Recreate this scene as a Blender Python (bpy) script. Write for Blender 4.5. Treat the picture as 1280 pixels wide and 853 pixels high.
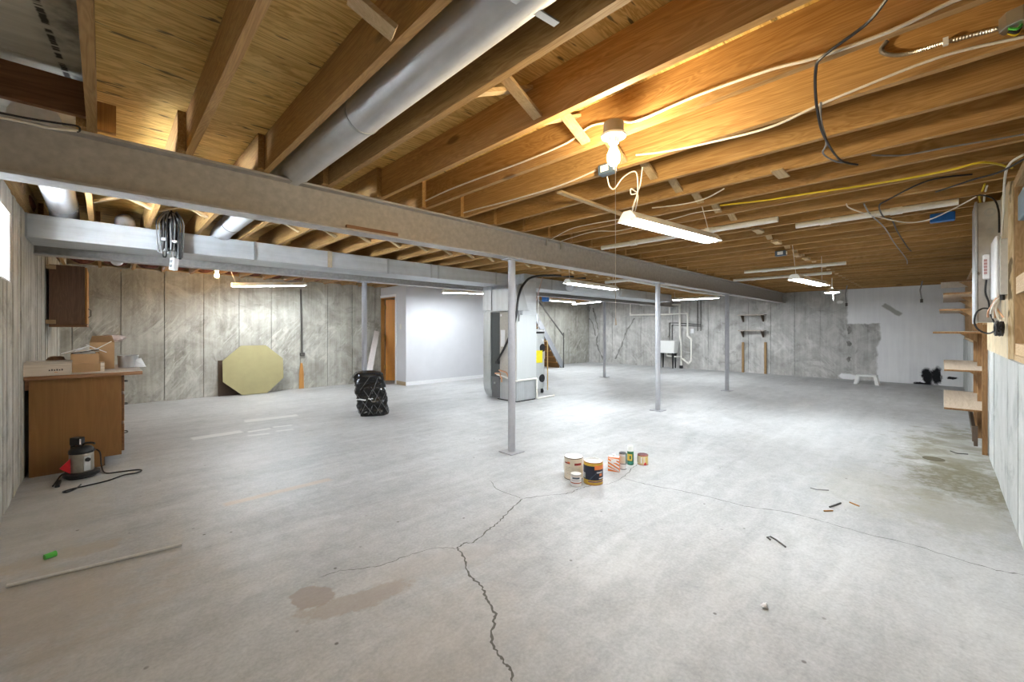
import bpy, bmesh, math, random
from mathutils import Vector, Matrix
random.seed(7)
S = bpy.context.scene
for o in list(bpy.data.objects): bpy.data.objects.remove(o)
COL = S.collection
# ------------------------------------------------------------------ camera, world, exposure
F, CX, HY, CAMH, YAW = 524.0, 640.0, 412.0, 1.35, math.radians(45.75)
cd = bpy.data.cameras.new('camera'); cam = bpy.data.objects.new('camera', cd); COL.objects.link(cam)
cd.sensor_width = 36.0; cd.lens = F/1280*36; cd.shift_y = -(426.5-HY)/1280; cd.clip_start = .02
cam.location = (0, 0, CAMH); cam.rotation_euler = (math.pi/2, 0, YAW-math.pi/2)
S.camera = cam
W = bpy.data.worlds.new('daylight'); S.world = W; W.use_nodes = True
W.node_tree.nodes['Background'].inputs[0].default_value = (.80, .90, 1, 1)
W.node_tree.nodes['Background'].inputs[1].default_value = 54.0
S.view_settings.view_transform = 'Standard'; S.view_settings.look = 'None'
S.view_settings.exposure = 0.90; S.view_settings.gamma = 1
TUBE, BULB = 140.0, 430.0          # emission of the fluorescent tubes and of the warm bulb
# the photograph's pixels (1280 x 853) as directions in the room
FW = (math.cos(YAW), math.sin(YAW)); RT = (math.sin(YAW), -math.cos(YAW))
def ray(u, v):
    a = (u-CX)/F
    return (FW[0]+a*RT[0], FW[1]+a*RT[1], (HY-v)/F)
def P(u, v, x=None, y=None, z=None):
    q = ray(u, v)
    t = x/q[0] if x is not None else y/q[1] if y is not None else (z-CAMH)/q[2]
    return Vector((q[0]*t, q[1]*t, CAMH+q[2]*t))
# ------------------------------------------------------------------ mesh helpers
class MB:
    def __init__(s): s.v = []; s.f = []
    def add(s, vs, fs):
        n = len(s.v); s.v += [Vector(p) for p in vs]; s.f += [[i+n for i in f] for f in fs]; return s
    def box(s, x0, y0, z0, x1, y1, z1):
        if x0 > x1: x0, x1 = x1, x0
        if y0 > y1: y0, y1 = y1, y0
        if z0 > z1: z0, z1 = z1, z0
        vs = [(x, y, z) for z in (z0, z1) for y in (y0, y1) for x in (x0, x1)]
        return s.add(vs, [(0,2,3,1),(4,5,7,6),(0,1,5,4),(2,6,7,3),(0,4,6,2),(1,3,7,5)])
    def obox(s, c, size, rot=None):
        m = rot if rot is not None else Matrix.Identity(3)
        h = Vector(size)/2; c = Vector(c)
        vs = [c+m@Vector((sx*h.x, sy*h.y, sz*h.z)) for sz in (-1,1) for sy in (-1,1) for sx in (-1,1)]
        return s.add(vs, [(0,2,3,1),(4,5,7,6),(0,1,5,4),(2,6,7,3),(0,4,6,2),(1,3,7,5)])
    def bar(s, a, b, w, t, up=(0,0,1)):
        a = Vector(a); b = Vector(b); d = (b-a); L = d.length; d.normalize()
        sd = d.cross(Vector(up))
        if sd.length < 1e-4: sd = Vector((1,0,0))
        sd.normalize(); n = sd.cross(d)
        m = Matrix((d, sd, n)).transposed()
        return s.obox((a+b)/2, (L, w, t), m)
    def cyl(s, a, b, r0, r1=None, n=14, caps=True):
        r1 = r0 if r1 is None else r1
        a = Vector(a); b = Vector(b); d = (b-a).normalized()
        x = d.cross(Vector((0,0,1)) if abs(d.z) < .9 else Vector((1,0,0))).normalized(); y = d.cross(x)
        vs = []
        for p, r in ((a, r0), (b, r1)):
            vs += [p+(x*math.cos(2*math.pi*i/n)+y*math.sin(2*math.pi*i/n))*r for i in range(n)]
        fs = [(i, (i+1) % n, n+(i+1) % n, n+i) for i in range(n)]
        if caps: fs += [tuple(range(n))[::-1], tuple(range(n, 2*n))]
        return s.add(vs, fs)
    def tube(s, pts, r, n=6, closed=False):
        pts = [Vector(p) for p in pts]
        pts = [p for i, p in enumerate(pts) if i == 0 or (p-pts[i-1]).length > 1e-5]
        m = len(pts); vs = []; up = None
        for i, p in enumerate(pts):
            d = (pts[min(i+1, m-1)]-pts[max(i-1, 0)])
            if d.length < 1e-6: d = Vector((0,0,1))
            d.normalize()
            if up is None:
                up = d.cross(Vector((0,0,1)) if abs(d.z) < .9 else Vector((1,0,0))).normalized()
            else:
                up = up-d*up.dot(d)
                if up.length < 1e-4: up = d.cross(Vector((1,0,0)))
                up.normalize()
            w = d.cross(up); rr = r[i] if isinstance(r, (list, tuple)) else r
            vs += [p+(up*math.cos(2*math.pi*k/n)+w*math.sin(2*math.pi*k/n))*rr for k in range(n)]
        fs = []
        for i in range(m-1):
            for k in range(n):
                fs.append((i*n+k, i*n+(k+1) % n, (i+1)*n+(k+1) % n, (i+1)*n+k))
        fs += [tuple(range(n))[::-1], tuple(range((m-1)*n, m*n))]
        return s.add(vs, fs)
    def lathe(s, prof, c=(0,0,0), n=24, caps=True):
        c = Vector(c); vs = []
        for r, z in prof:
            vs += [c+Vector((r*math.cos(2*math.pi*k/n), r*math.sin(2*math.pi*k/n), z)) for k in range(n)]
        m = len(prof); fs = []
        for i in range(m-1):
            for k in range(n):
                fs.append((i*n+k, i*n+(k+1) % n, (i+1)*n+(k+1) % n, (i+1)*n+k))
        if caps: fs += [tuple(range(n))[::-1], tuple(range((m-1)*n, m*n))]
        return s.add(vs, fs)
    def prism(s, poly, vec):
        poly = [Vector(p) for p in poly]; vec = Vector(vec); n = len(poly)
        nn = Vector((0,0,0))
        for i in range(n): nn += poly[i].cross(poly[(i+1) % n])
        if nn.dot(vec) > 0: poly = poly[::-1]
        return s.add(poly+[p+vec for p in poly],
                     [tuple(range(n)), tuple(range(n, 2*n))[::-1]]+[(i, n+i, n+(i+1) % n, (i+1) % n) for i in range(n)])
def spline(pts, k=6):
    pts = [Vector(p) for p in pts]; out = []
    for i in range(len(pts)-1):
        p0 = pts[max(i-1,0)]; p1 = pts[i]; p2 = pts[i+1]; p3 = pts[min(i+2, len(pts)-1)]
        for j in range(k):
            t = j/k
            out.append(.5*((2*p1)+(p2-p0)*t+(2*p0-5*p1+4*p2-p3)*t*t+(3*p1-p0-3*p2+p3)*t*t*t))
    return out+[pts[-1]]
WL = {}
def wloc(o): return WL.get(o.name, Vector((0,0,0)))
def obj(name, mb, mat, parent=None, smooth=False, bevel=0, origin=None):
    me = bpy.data.meshes.new(name)
    if parent is not None: off = wloc(parent)
    elif origin is not None: off = Vector(origin)
    else:
        xs = [p.x for p in mb.v]; ys = [p.y for p in mb.v]; zs = [p.z for p in mb.v]
        off = Vector(((min(xs)+max(xs))/2, (min(ys)+max(ys))/2, min(zs)))
    me.from_pydata([p-off for p in mb.v], [], mb.f); me.update()
    if mat is not None: me.materials.append(mat)
    if bevel:
        bm = bmesh.new(); bm.from_mesh(me)
        bmesh.ops.bevel(bm, geom=bm.edges[:], offset=bevel, segments=1, affect='EDGES', clamp_overlap=True)
        bm.to_mesh(me); bm.free()
    o = bpy.data.objects.new(name, me); COL.objects.link(o)
    if smooth:
        for p in me.polygons: p.use_smooth = True
        me.set_sharp_from_angle(angle=math.radians(42))
    if parent is not None: o.parent = parent; WL[o.name] = off.copy()
    else: o.location = off; WL[o.name] = off.copy()
    return o
def tag(o, label, cat=None, group=None, kind=None):
    o['label'] = label
    if cat: o['category'] = cat
    if group: o['group'] = group
    if kind: o['kind'] = kind
    return o
def thing(name, loc, label, cat, group=None):
    o = bpy.data.objects.new(name, None); COL.objects.link(o); o.location = loc
    o.empty_display_size = .05
    WL[o.name] = Vector(loc); return tag(o, label, cat, group)
def struct(name, mb, mat, label=None, **k):
    o = obj(name, mb, mat, **k); o['kind'] = 'structure'
    if label: o['label'] = label
    return o
def sub(o, lab): o['label'] = lab; return o
def copy_tree(o, loc, rz=0, label=None, parent=None):
    c = o.copy(); COL.objects.link(c); c.parent = parent
    if parent is None: c.location = loc; c.rotation_euler = (0, 0, rz)
    if label: c['label'] = label
    for ch in o.children: copy_tree(ch, None, parent=c)
    return c
# ------------------------------------------------------------------ material helpers
class Mat:
    def __init__(s, name, rough=.6, metal=0, spec=.4):
        s.m = bpy.data.materials.new(name); s.m.use_nodes = True; s.nt = s.m.node_tree; s.n = s.nt.nodes
        s.b = s.n['Principled BSDF']; s.b.inputs['Roughness'].default_value = rough
        s.b.inputs['Metallic'].default_value = metal; s.b.inputs['Specular IOR Level'].default_value = spec
    def put(s, sock, v):
        if isinstance(v, (int, float)):
            sock.default_value = v if sock.type == 'VALUE' else (v, v, v) if sock.type == 'VECTOR' else (v, v, v, 1)
        elif isinstance(v, (tuple, list)):
            sock.default_value = tuple(v)+(1,) if (sock.type == 'RGBA' and len(v) == 3) else tuple(v)
        else: s.nt.links.new(v, sock)
    def node(s, t, **k):
        nd = s.n.new(t)
        for a, b in k.items(): setattr(nd, a, b)
        return nd
    def pos(s): return s.node('ShaderNodeNewGeometry').outputs['Position']
    def oco(s): return s.node('ShaderNodeTexCoord').outputs['Object']
    def rnd(s): return s.node('ShaderNodeObjectInfo').outputs['Random']
    def vm(s, op, a, b):
        nd = s.node('ShaderNodeVectorMath', operation=op); s.put(nd.inputs[0], a); s.put(nd.inputs[1], b); return nd.outputs[0]
    def ma(s, op, a, b=0.0, c=0.0, clamp=False):
        nd = s.node('ShaderNodeMath', operation=op); nd.use_clamp = clamp
        s.put(nd.inputs[0], a); s.put(nd.inputs[1], b); s.put(nd.inputs[2], c); return nd.outputs[0]
    def sep(s, v):
        nd = s.node('ShaderNodeSeparateXYZ'); s.put(nd.inputs[0], v); return nd.outputs
    def com(s, x, y, z):
        nd = s.node('ShaderNodeCombineXYZ')
        for i, q in enumerate((x, y, z)): s.put(nd.inputs[i], q)
        return nd.outputs[0]
    def noise(s, vec, scale=5, detail=4, rough=.55, dist=0.0):
        nd = s.node('ShaderNodeTexNoise'); s.put(nd.inputs['Vector'], vec)
        nd.inputs['Scale'].default_value = scale; nd.inputs['Detail'].default_value = detail
        nd.inputs['Roughness'].default_value = rough; nd.inputs['Distortion'].default_value = dist
        return nd.outputs['Fac']
    def voro(s, vec, scale):
        nd = s.node('ShaderNodeTexVoronoi'); s.put(nd.inputs['Vector'], vec); nd.inputs['Scale'].default_value = scale
        return nd.outputs['Distance']
    def wave(s, vec, scale, dist, detail=2, axis='X', dscale=1.0):
        nd = s.node('ShaderNodeTexWave', bands_direction=axis); s.put(nd.inputs['Vector'], vec)
        nd.inputs['Scale'].default_value = scale; nd.inputs['Distortion'].default_value = dist
        nd.inputs['Detail'].default_value = detail; nd.inputs['Detail Scale'].default_value = dscale
        return nd.outputs['Fac']
    def ramp(s, fac, *stops):
        nd = s.node('ShaderNodeValToRGB'); s.put(nd.inputs[0], fac); e = nd.color_ramp.elements
        while len(e) < len(stops): e.new(.5)
        for el, (p, c) in zip(e, stops):
            el.position = p; el.color = (c, c, c, 1) if isinstance(c, (int, float)) else tuple(c)+(1,)
        return nd.outputs[0]
    def smooth(s, v, a, b):
        nd = s.node('ShaderNodeMapRange', interpolation_type='SMOOTHSTEP'); s.put(nd.inputs[0], v)
        nd.inputs[1].default_value = a; nd.inputs[2].default_value = b; return nd.outputs[0]
    def mix(s, fac, a, b, mode='MIX'):
        nd = s.node('ShaderNodeMix', data_type='RGBA', blend_type=mode)
        s.put(nd.inputs[0], fac); s.put(nd.inputs[6], a); s.put(nd.inputs[7], b); return nd.outputs[2]
    def color(s, c): s.put(s.b.inputs['Base Color'], c); return s
    def bump(s, h, strength=.3, dist=.01):
        nd = s.node('ShaderNodeBump'); nd.inputs['Strength'].default_value = strength; nd.inputs['Distance'].default_value = dist
        s.put(nd.inputs['Height'], h); s.nt.links.new(nd.outputs[0], s.b.inputs['Normal']); return s
def plain(name, c, rough=.55, metal=0, var=.06, scale=30, spec=.4):
    m = Mat(name, rough, metal, spec)
    n = m.noise(m.oco(), scale, 3)
    m.color(m.ramp(n, (.3, tuple(max(0, q*(1-var*1.5)) for q in c)), (.7, tuple(min(1, q*(1+var)) for q in c))))
    return m.m
def emis(name, c, k):
    m = Mat(name); m.color((.9, .9, .9)); m.b.inputs['Emission Color'].default_value = tuple(c)+(1,)
    m.b.inputs['Emission Strength'].default_value = k; return m.m
def wood(name, c0, c1, axis, gs=1.0, var=.3, rough=.6, knots=True):
    """sawn timber, grain along the given object axis"""
    m = Mat(name, rough, spec=.3)
    off = m.ma('MULTIPLY', m.rnd(), 37.0)
    v = m.vm('ADD', m.oco(), m.com(off, off, off))
    sc = {'X': (1.6, 60, 60), 'Y': (60, 1.6, 60), 'Z': (60, 60, 1.6)}[axis]
    g = m.noise(m.vm('MULTIPLY', v, tuple(q*gs for q in sc)), 1.0, 5, .6, .8)
    sc2 = {'X': (.8, 9, 9), 'Y': (9, .8, 9), 'Z': (9, 9, .8)}[axis]
    g2 = m.noise(m.vm('MULTIPLY', v, tuple(q*gs for q in sc2)), 1.0, 3, .5, 1.6)
    rings = m.ma('FRACT', m.ma('MULTIPLY', g2, 14.0))
    rings = m.smooth(m.ma('ABSOLUTE', m.ma('SUBTRACT', rings, .5)), .05, .5)
    t = m.ma('ADD', m.ma('MULTIPLY', g, .78), m.ma('MULTIPLY', rings, .20))
    c = m.ramp(t, (.25, c0), (.75, c1))
    if knots:
        kv = m.vm('MULTIPLY', v, {'X': (1.1, 3.2, 3.2), 'Y': (3.2, 1.1, 3.2), 'Z': (3.2, 3.2, 1.1)}[axis])
        kd = m.voro(kv, 1.0)
        c = m.mix(m.ma('MULTIPLY', m.smooth(kd, .10, .05), .75), c, tuple(q*.35 for q in c0))
    tint = m.ramp(m.rnd(), (0, 1-var), (1, 1.0))
    c = m.mix(1.0, c, tint, 'MULTIPLY'); m.color(c); m.bump(g, .15, .004)
    return m.m
# ------------------------------------------------------------------ materials
def floor_mat():
    m = Mat('concrete_floor', .55, spec=.35); p = m.pos()
    big = m.noise(p, .55, 4, .6, .6); mid = m.noise(p, 2.6, 5, .6, .4); fine = m.noise(p, 60, 3, .6)
    st = m.noise(m.vm('MULTIPLY', p, (.5, 2.4, 1)), 1.6, 5, .65, 1.0)
    c = m.ramp(m.ma('ADD', m.ma('MULTIPLY', big, .5), m.ma('MULTIPLY', st, .5)), (.32, (.32, .322, .325)), (.5, (.415, .418, .42)), (.66, (.51, .513, .515)))
    c = m.mix(m.ma('MULTIPLY', m.smooth(mid, .58, .78), .35), c, (.40, .385, .355))
    c = m.mix(.4, c, m.ramp(fine, (.3, .25), (.7, .75)), 'SOFT_LIGHT')
    c = m.mix(.35, c, m.ramp(m.noise(p, 11, 6, .7, .6), (.3, .2), (.7, .8)), 'SOFT_LIGHT')
    warp = m.noise(p, 4.5, 5, .65); warp2 = m.noise(p, 16, 3, .6)
    def local(u, v, ang):
        q = P(u, v, z=0); s = m.sep(m.vm('SUBTRACT', p, tuple(q)))
        ca, sa = math.cos(ang), math.sin(ang)
        lx = m.ma('ADD', m.ma('MULTIPLY', s[0], ca), m.ma('MULTIPLY', s[1], sa))
        ly = m.ma('ADD', m.ma('MULTIPLY', s[0], -sa), m.ma('MULTIPLY', s[1], ca))
        return lx, ly
    def ell(u, v, rx, ry, ang=0, soft=.3, amp=1.2):
        lx, ly = local(u, v, ang)
        d = m.ma('SQRT', m.ma('ADD', m.ma('POWER', m.ma('ABSOLUTE', m.ma('DIVIDE', lx, rx)), 2.0), m.ma('POWER', m.ma('ABSOLUTE', m.ma('DIVIDE', ly, ry)), 2.0)))
        d = m.ma('ADD', m.ma('ADD', d, m.ma('MULTIPLY', m.ma('SUBTRACT', warp, .5), amp*2)), m.ma('MULTIPLY', m.ma('SUBTRACT', warp2, .5), amp*.9))
        return m.smooth(d, 1+soft, 1-soft)
    def rect(u, v, hx, hy, ang=0, soft=.02):
        lx, ly = local(u, v, ang)
        a = m.smooth(m.ma('ADD', m.ma('ABSOLUTE', lx), m.ma('MULTIPLY', warp2, .03)), hx+soft, hx-soft)
        b = m.smooth(m.ma('ADD', m.ma('ABSOLUTE', ly), m.ma('MULTIPLY', warp2, .03)), hy+soft, hy-soft)
        return m.ma('MULTIPLY', a, b)
    def dirn(u0, v0, u1, v1):
        a = P(u0, v0, z=0); b = P(u1, v1, z=0); return math.atan2(b.y-a.y, b.x-a.x), (b-a).length
    def lay(mask, k, col):
        nonlocal c
        c = m.mix(m.ma('MULTIPLY', mask, k, clamp=True), c, col)
    # brown spill and its tail
    lay(ell(390, 746, .085, .11, .5, .10, .7), .75, (.30, .245, .205))
    a, L = dirn(385, 760, 520, 718); lay(ell(447, 751, L*.55, .075, a, .18, .9), .65, (.33, .275, .23))
    a, L = dirn(480, 725, 600, 692); lay(ell(545, 703, L*.6, .12, a, .6, .8), .35, (.42, .37, .33))
    # tan board mark, pale paint rectangles
    a, L = dirn(284, 630, 420, 597); lay(rect(352, 614, L/2, .055, a, .02), .5, (.56, .42, .30))
    for u, v, u0, v0, u1, v1, hy, k in ((272, 544, 237, 549, 303, 539, .10, .5), (324, 538, 308, 541, 340, 536, .06, .5), (323, 543.5, 310, 545, 340, 542, .05, .45),
                              (353, 533, 340, 534, 367, 531, .05, .5), (356, 538, 343, 539, 368, 536, .05, .45), (340, 523, 306, 527, 375, 519, .11, .45)):
        a, L = dirn(u0, v0, u1, v1); lay(rect(u, v, L/2, hy, a, .015), k*1.6, (.66, .66, .64))
    # damp, mossy patches at the right wall
    lay(m.ma('MULTIPLY', ell(1205, 565, 1.4, .46, 0, .5, 1.5), m.ma('ADD', .35, m.smooth(mid, .35, .6))), .8, (.22, .21, .16))
    lay(m.ma('MULTIPLY', ell(1212, 605, .66, .42, 0, .4, 1.5), m.ma('ADD', .4, m.smooth(warp2, .35, .6))), .85, (.17, .155, .10))
    lay(ell(1195, 640, .5, .3, 0, .6, 1.5), .6, (.30, .29, .24))
    lay(ell(1090, 610, .6, .35, 0, .6, 1.4), .28, (.39, .37, .29))
    lay(ell(1190, 500, 2.2, .35, 0, .6, 1.8), .32, (.36, .35, .29))
    # rusty dust by the left wall
    lay(ell(25, 770, .5, .45, 0, .6, 1.3), .5, (.40, .33, .26))
    lay(ell(70, 697, .28, .09, 0, .5, 1.2), .5, (.40, .32, .24))
    lay(ell(60, 640, .3, .9, 0, .6, 1.4), .4, (.42, .38, .32))
    lay(ell(560, 820, .5, .3, .6, .6, 1.4), .2, (.46, .40, .34))
    # specks
    sp = m.voro(p, 7.0); gate = m.noise(p, 1.7, 2)
    lay(m.ma('MULTIPLY', m.smooth(sp, .085, .04), m.smooth(gate, .50, .58)), .85, (.10, .09, .08))
    m.color(c); m.bump(m.ma('ADD', m.ma('MULTIPLY', fine, .4), mid), .12, .01)
    rr = m.ramp(mid, (.3, .42), (.7, .62)); m.put(m.b.inputs['Roughness'], rr)
    return m.m
def wall_mat(name, along, c0, c1, c2, paint=False, streak=1.0):
    """form-cast concrete: vertical board grain, mottling, slanting whitish laitance"""
    m = Mat(name, .85, spec=.15); p = m.pos(); s = m.sep(p)
    w = s[0] if along == 'X' else s[1]
    q = m.com(w, 0.0, s[2])
    vert = m.noise(m.vm('MULTIPLY', q, (14, 1, .9)), 1.0, 4, .6, .3)
    mot = m.noise(q, 2.2, 6, .68, .5)
    dg = m.noise(m.vm('MULTIPLY', m.com(m.ma('ADD', w, m.ma('MULTIPLY', s[2], -.75)), 0.0, m.ma('ADD', s[2], m.ma('MULTIPLY', w, .5))), (9, 1, 2.2)), 1.0, 5, .62, 1.2)
    t = m.ma('ADD', m.ma('MULTIPLY', vert, .35), m.ma('MULTIPLY', mot, .65))
    c = m.ramp(t, (.30, c0), (.5, c1), (.68, c2))
    patchy = m.smooth(m.noise(m.vm('ADD', q, m.com(m.ma('MULTIPLY', m.rnd(), 9.0), 0.0, 0.0)), 1.1, 3, .6, .6), .40, .62)
    low = m.ma('MULTIPLY', m.ma('MULTIPLY', m.smooth(m.ma('ADD', s[2], m.ma('MULTIPLY', mot, .8)), 2.3, 1.6), streak), patchy)
    blot = m.noise(q, 1.3, 6, .72, .9)
    c = m.mix(m.ma('MULTIPLY', m.smooth(blot, .54, .70), .55), c, tuple(min(1, x*1.18) for x in c2))
    c = m.mix(m.ma('MULTIPLY', m.smooth(blot, .46, .32), .6), c, tuple(x*.7 for x in c0))
    c = m.mix(m.ma('MULTIPLY', m.ma('MULTIPLY', m.smooth(dg, .52, .64), low), .55), c, tuple(min(1, x*1.25) for x in c2))
    c = m.mix(m.ma('MULTIPLY', m.ma('MULTIPLY', m.smooth(dg, .46, .36), low), .4), c, tuple(x*.72 for x in c0))
    c = m.mix(m.ma('MULTIPLY', m.smooth(m.noise(q, 9, 5, .7), .62, .75), .5), c, tuple(x*.62 for x in c0))
    h = m.ma('ADD', mot, m.ma('MULTIPLY', dg, .8))
    if paint:
        y = s[1]; z = s[2]; jt = m.ma('MULTIPLY', m.ma('SUBTRACT', m.noise(q, 5, 4, .65), .5), .12)
        ye = m.ma('ADD', y, jt); ze = m.ma('ADD', z, jt)
        yl = P(1059, 400, x=14.4).y; yr = P(1095, 440, x=14.4).y; zt = P(1075, 405, x=14.4).z; zc = P(1095, 424, x=14.4).z; y3 = P(1100, 424, x=14.4).y
        up = m.ma('MULTIPLY', m.smooth(ye, yl+.03, yl-.03), m.smooth(ze, zt-.02, zt+.02))
        lo = m.smooth(m.ma('ADD', ye, m.ma('MULTIPLY', m.smooth(z, zc+.05, zc-.25), -.06)), y3+.03, y3-.03)
        pm = m.ma('MAXIMUM', up, lo)
        sp0 = P(1060, 471, x=14.4)
        d = m.ma('SQRT', m.ma('ADD', m.ma('POWER', m.ma('DIVIDE', m.ma('SUBTRACT', ye, sp0.y), .20), 2.0), m.ma('POWER', m.ma('DIVIDE', m.ma('SUBTRACT', ze, sp0.z), .08), 2.0)))
        pm = m.ma('MAXIMUM', pm, m.smooth(d, 1.2, .8))
        sp1 = P(1050, 378, x=14.4)
        d = m.ma('SQRT', m.ma('ADD', m.ma('POWER', m.ma('DIVIDE', m.ma('SUBTRACT', ye, sp1.y), .07), 2.0), m.ma('POWER', m.ma('DIVIDE', m.ma('SUBTRACT', ze, sp1.z), .05), 2.0)))
        pm = m.ma('MAXIMUM', pm, m.smooth(d, 1.2, .8))
        wcol = m.ramp(m.ma('ADD', m.ma('MULTIPLY', m.noise(q, 1.1, 5, .6), .6), m.ma('MULTIPLY', vert, .4)), (.35, (.78, .78, .79)), (.65, (.90, .90, .905)))
        c = m.mix(pm, c, wcol)
        # bare slanting crack repair
        def seg(u0, v0, u1, v1, hw, soft):
            a = P(u0, v0, x=14.4); b = P(u1, v1, x=14.4); dy, dz = b.y-a.y, b.z-a.z; L = math.hypot(dy, dz); dy /= L; dz /= L
            ly = m.ma('SUBTRACT', y, (a.y+b.y)/2); lz = m.ma('SUBTRACT', z, (a.z+b.z)/2)
            al = m.ma('ADD', m.ma('MULTIPLY', ly, dy), m.ma('MULTIPLY', lz, dz)); ac = m.ma('ADD', m.ma('MULTIPLY', ly, -dz), m.ma('MULTIPLY', lz, dy))
            return m.ma('MULTIPLY', m.smooth(m.ma('ADD', m.ma('ABSOLUTE', al), jt), L/2+soft, L/2-soft), m.smooth(m.ma('ADD', m.ma('ABSOLUTE', ac), m.ma('MULTIPLY', jt, .5)), hw+soft, hw-soft))
        c = m.mix(seg(1104, 381, 1126, 394, .05, .02), c, (.42, .41, .38))
        c = m.mix(m.ma('MULTIPLY', seg(1126, 395, 1180, 440, .07, .06), .5), c, (.88, .88, .88))
        # black mould patches low on the painted part
        def blot(u, v, ry, rz):
            q0 = P(u, v, x=14.4)
            d = m.ma('SQRT', m.ma('ADD', m.ma('POWER', m.ma('DIVIDE', m.ma('SUBTRACT', m.ma('ADD', y, m.ma('ADD', m.ma('MULTIPLY', jt, 1.6), m.ma('MULTIPLY', m.ma('SUBTRACT', m.noise(q, 22, 4, .7), .5), .14))), q0.y), ry), 2.0), m.ma('POWER', m.ma('DIVIDE', m.ma('SUBTRACT', ze, q0.z), rz), 2.0)))
            return m.smooth(d, 1.25, .75)
        for u, v, ry, rz in ((1159, 471, .10, .20), (1171, 470, .09, .22), (1154, 480, .16, .05), (1190, 473, .10, .035)):
            c = m.mix(blot(u, v, ry, rz), c, (.018, .018, .02))
    m.color(c); m.bump(h, .35, .02)
    return m.m
def ply_mat(name, c0, c1, axis='X', var=.18):
    m = Mat(name, .6, spec=.3); p = m.pos()
    off = m.ma('MULTIPLY', m.rnd(), 23.0); v = m.vm('ADD', p, m.com(off, off, off))
    sc = {'X': (1.0, 9, 9), 'Y': (9, 1.0, 9), 'Z': (9, 9, 1.0)}[axis]
    g = m.noise(m.vm('MULTIPLY', v, sc), 1.0, 5, .6, 1.8)
    g2 = m.noise(m.vm('MULTIPLY', v, tuple(q*3 for q in sc)), 1.0, 4, .6, .5)
    r = m.ma('FRACT', m.ma('MULTIPLY', g, 7.0)); r = m.smooth(m.ma('ABSOLUTE', m.ma('SUBTRACT', r, .5)), 0, .5)
    c = m.ramp(m.ma('ADD', m.ma('MULTIPLY', r, .4), m.ma('MULTIPLY', g2, .6)), (.25, c0), (.7, c1))
    fl = m.noise(m.vm('MULTIPLY', v, {'X': (5, 26, 5), 'Y': (26, 5, 5), 'Z': (26, 26, 5)}[axis]), 1.0, 2, .5)
    c = m.mix(m.ma('MULTIPLY', m.smooth(fl, .64, .70), .85), c, tuple(q*.16 for q in c0))
    kn = m.voro(m.vm('MULTIPLY', v, {'X': (1.6, 3, 1), 'Y': (3, 1.6, 1), 'Z': (3, 3, 1)}[axis]), 1.0)
    c = m.mix(m.ma('MULTIPLY', m.smooth(kn, .07, .03), .7), c, tuple(q*.3 for q in c0))
    c = m.mix(1.0, c, m.ramp(m.rnd(), (0, 1-var), (1, 1.0)), 'MULTIPLY')
    m.color(c); m.bump(g2, .1, .003); return m.m
def metal_mat(name, c, rough=.38, metal=.85, streak='X', var=.18):
    m = Mat(name, rough, metal); p = m.pos()
    sc = {'X': (.6, 14, 14), 'Y': (14, .6, 14), 'Z': (14, 14, .6)}[streak]
    n = m.noise(m.vm('MULTIPLY', p, sc), 1.0, 4, .6); sp = m.noise(p, 9, 4, .6)
    t = m.ma('ADD', m.ma('MULTIPLY', n, .6), m.ma('MULTIPLY', sp, .4))
    m.color(m.ramp(t, (.3, tuple(q*(1-var) for q in c)), (.7, tuple(min(1, q*(1+var)) for q in c))))
    m.put(m.b.inputs['Roughness'], m.ramp(sp, (.3, rough*.8), (.7, min(1, rough*1.3)))); return m.m
M = {}
M['floor'] = floor_mat()
M['wallcrack'] = plain('damp_crack', (.21, .205, .19), .9, 0, .25, 12)
M['wall_back'] = wall_mat('concrete_back', 'X', (.21, .20, .17), (.36, .35, .31), (.52, .51, .47))
M['wall_left'] = wall_mat('concrete_left', 'Y', (.30, .285, .245), (.47, .455, .41), (.62, .61, .57), streak=.25)
M['wall_far'] = wall_mat('concrete_far', 'Y', (.25, .24, .22), (.42, .41, .39), (.60, .59, .57), paint=True, streak=.45)
M['wall_right'] = wall_mat('concrete_right', 'X', (.34, .345, .33), (.45, .455, .44), (.54, .545, .53), streak=.2)
M['joist'] = wood('joist_pine', (.32, .165, .05), (.58, .36, .14), 'Y', var=.26)
M['board_x'] = wood('board_pine_x', (.42, .27, .13), (.66, .48, .28), 'X', var=.15)
M['board_z'] = wood('board_pine_z', (.36, .21, .09), (.58, .38, .19), 'Z', var=.2)
M['upright'] = wood('shelf_upright', (.22, .11, .04), (.38, .21, .09), 'Z', 1, .15)
M['batten'] = wood('wall_batten', (.26, .15, .06), (.40, .25, .11), 'Z', 1, .1)
M['bridge'] = wood('bridging_pine', (.46, .32, .16), (.66, .50, .29), 'X', var=.2, knots=False)
M['ply'] = ply_mat('subfloor_plywood', (.60, .36, .085), (.90, .64, .23), 'X')
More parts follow.
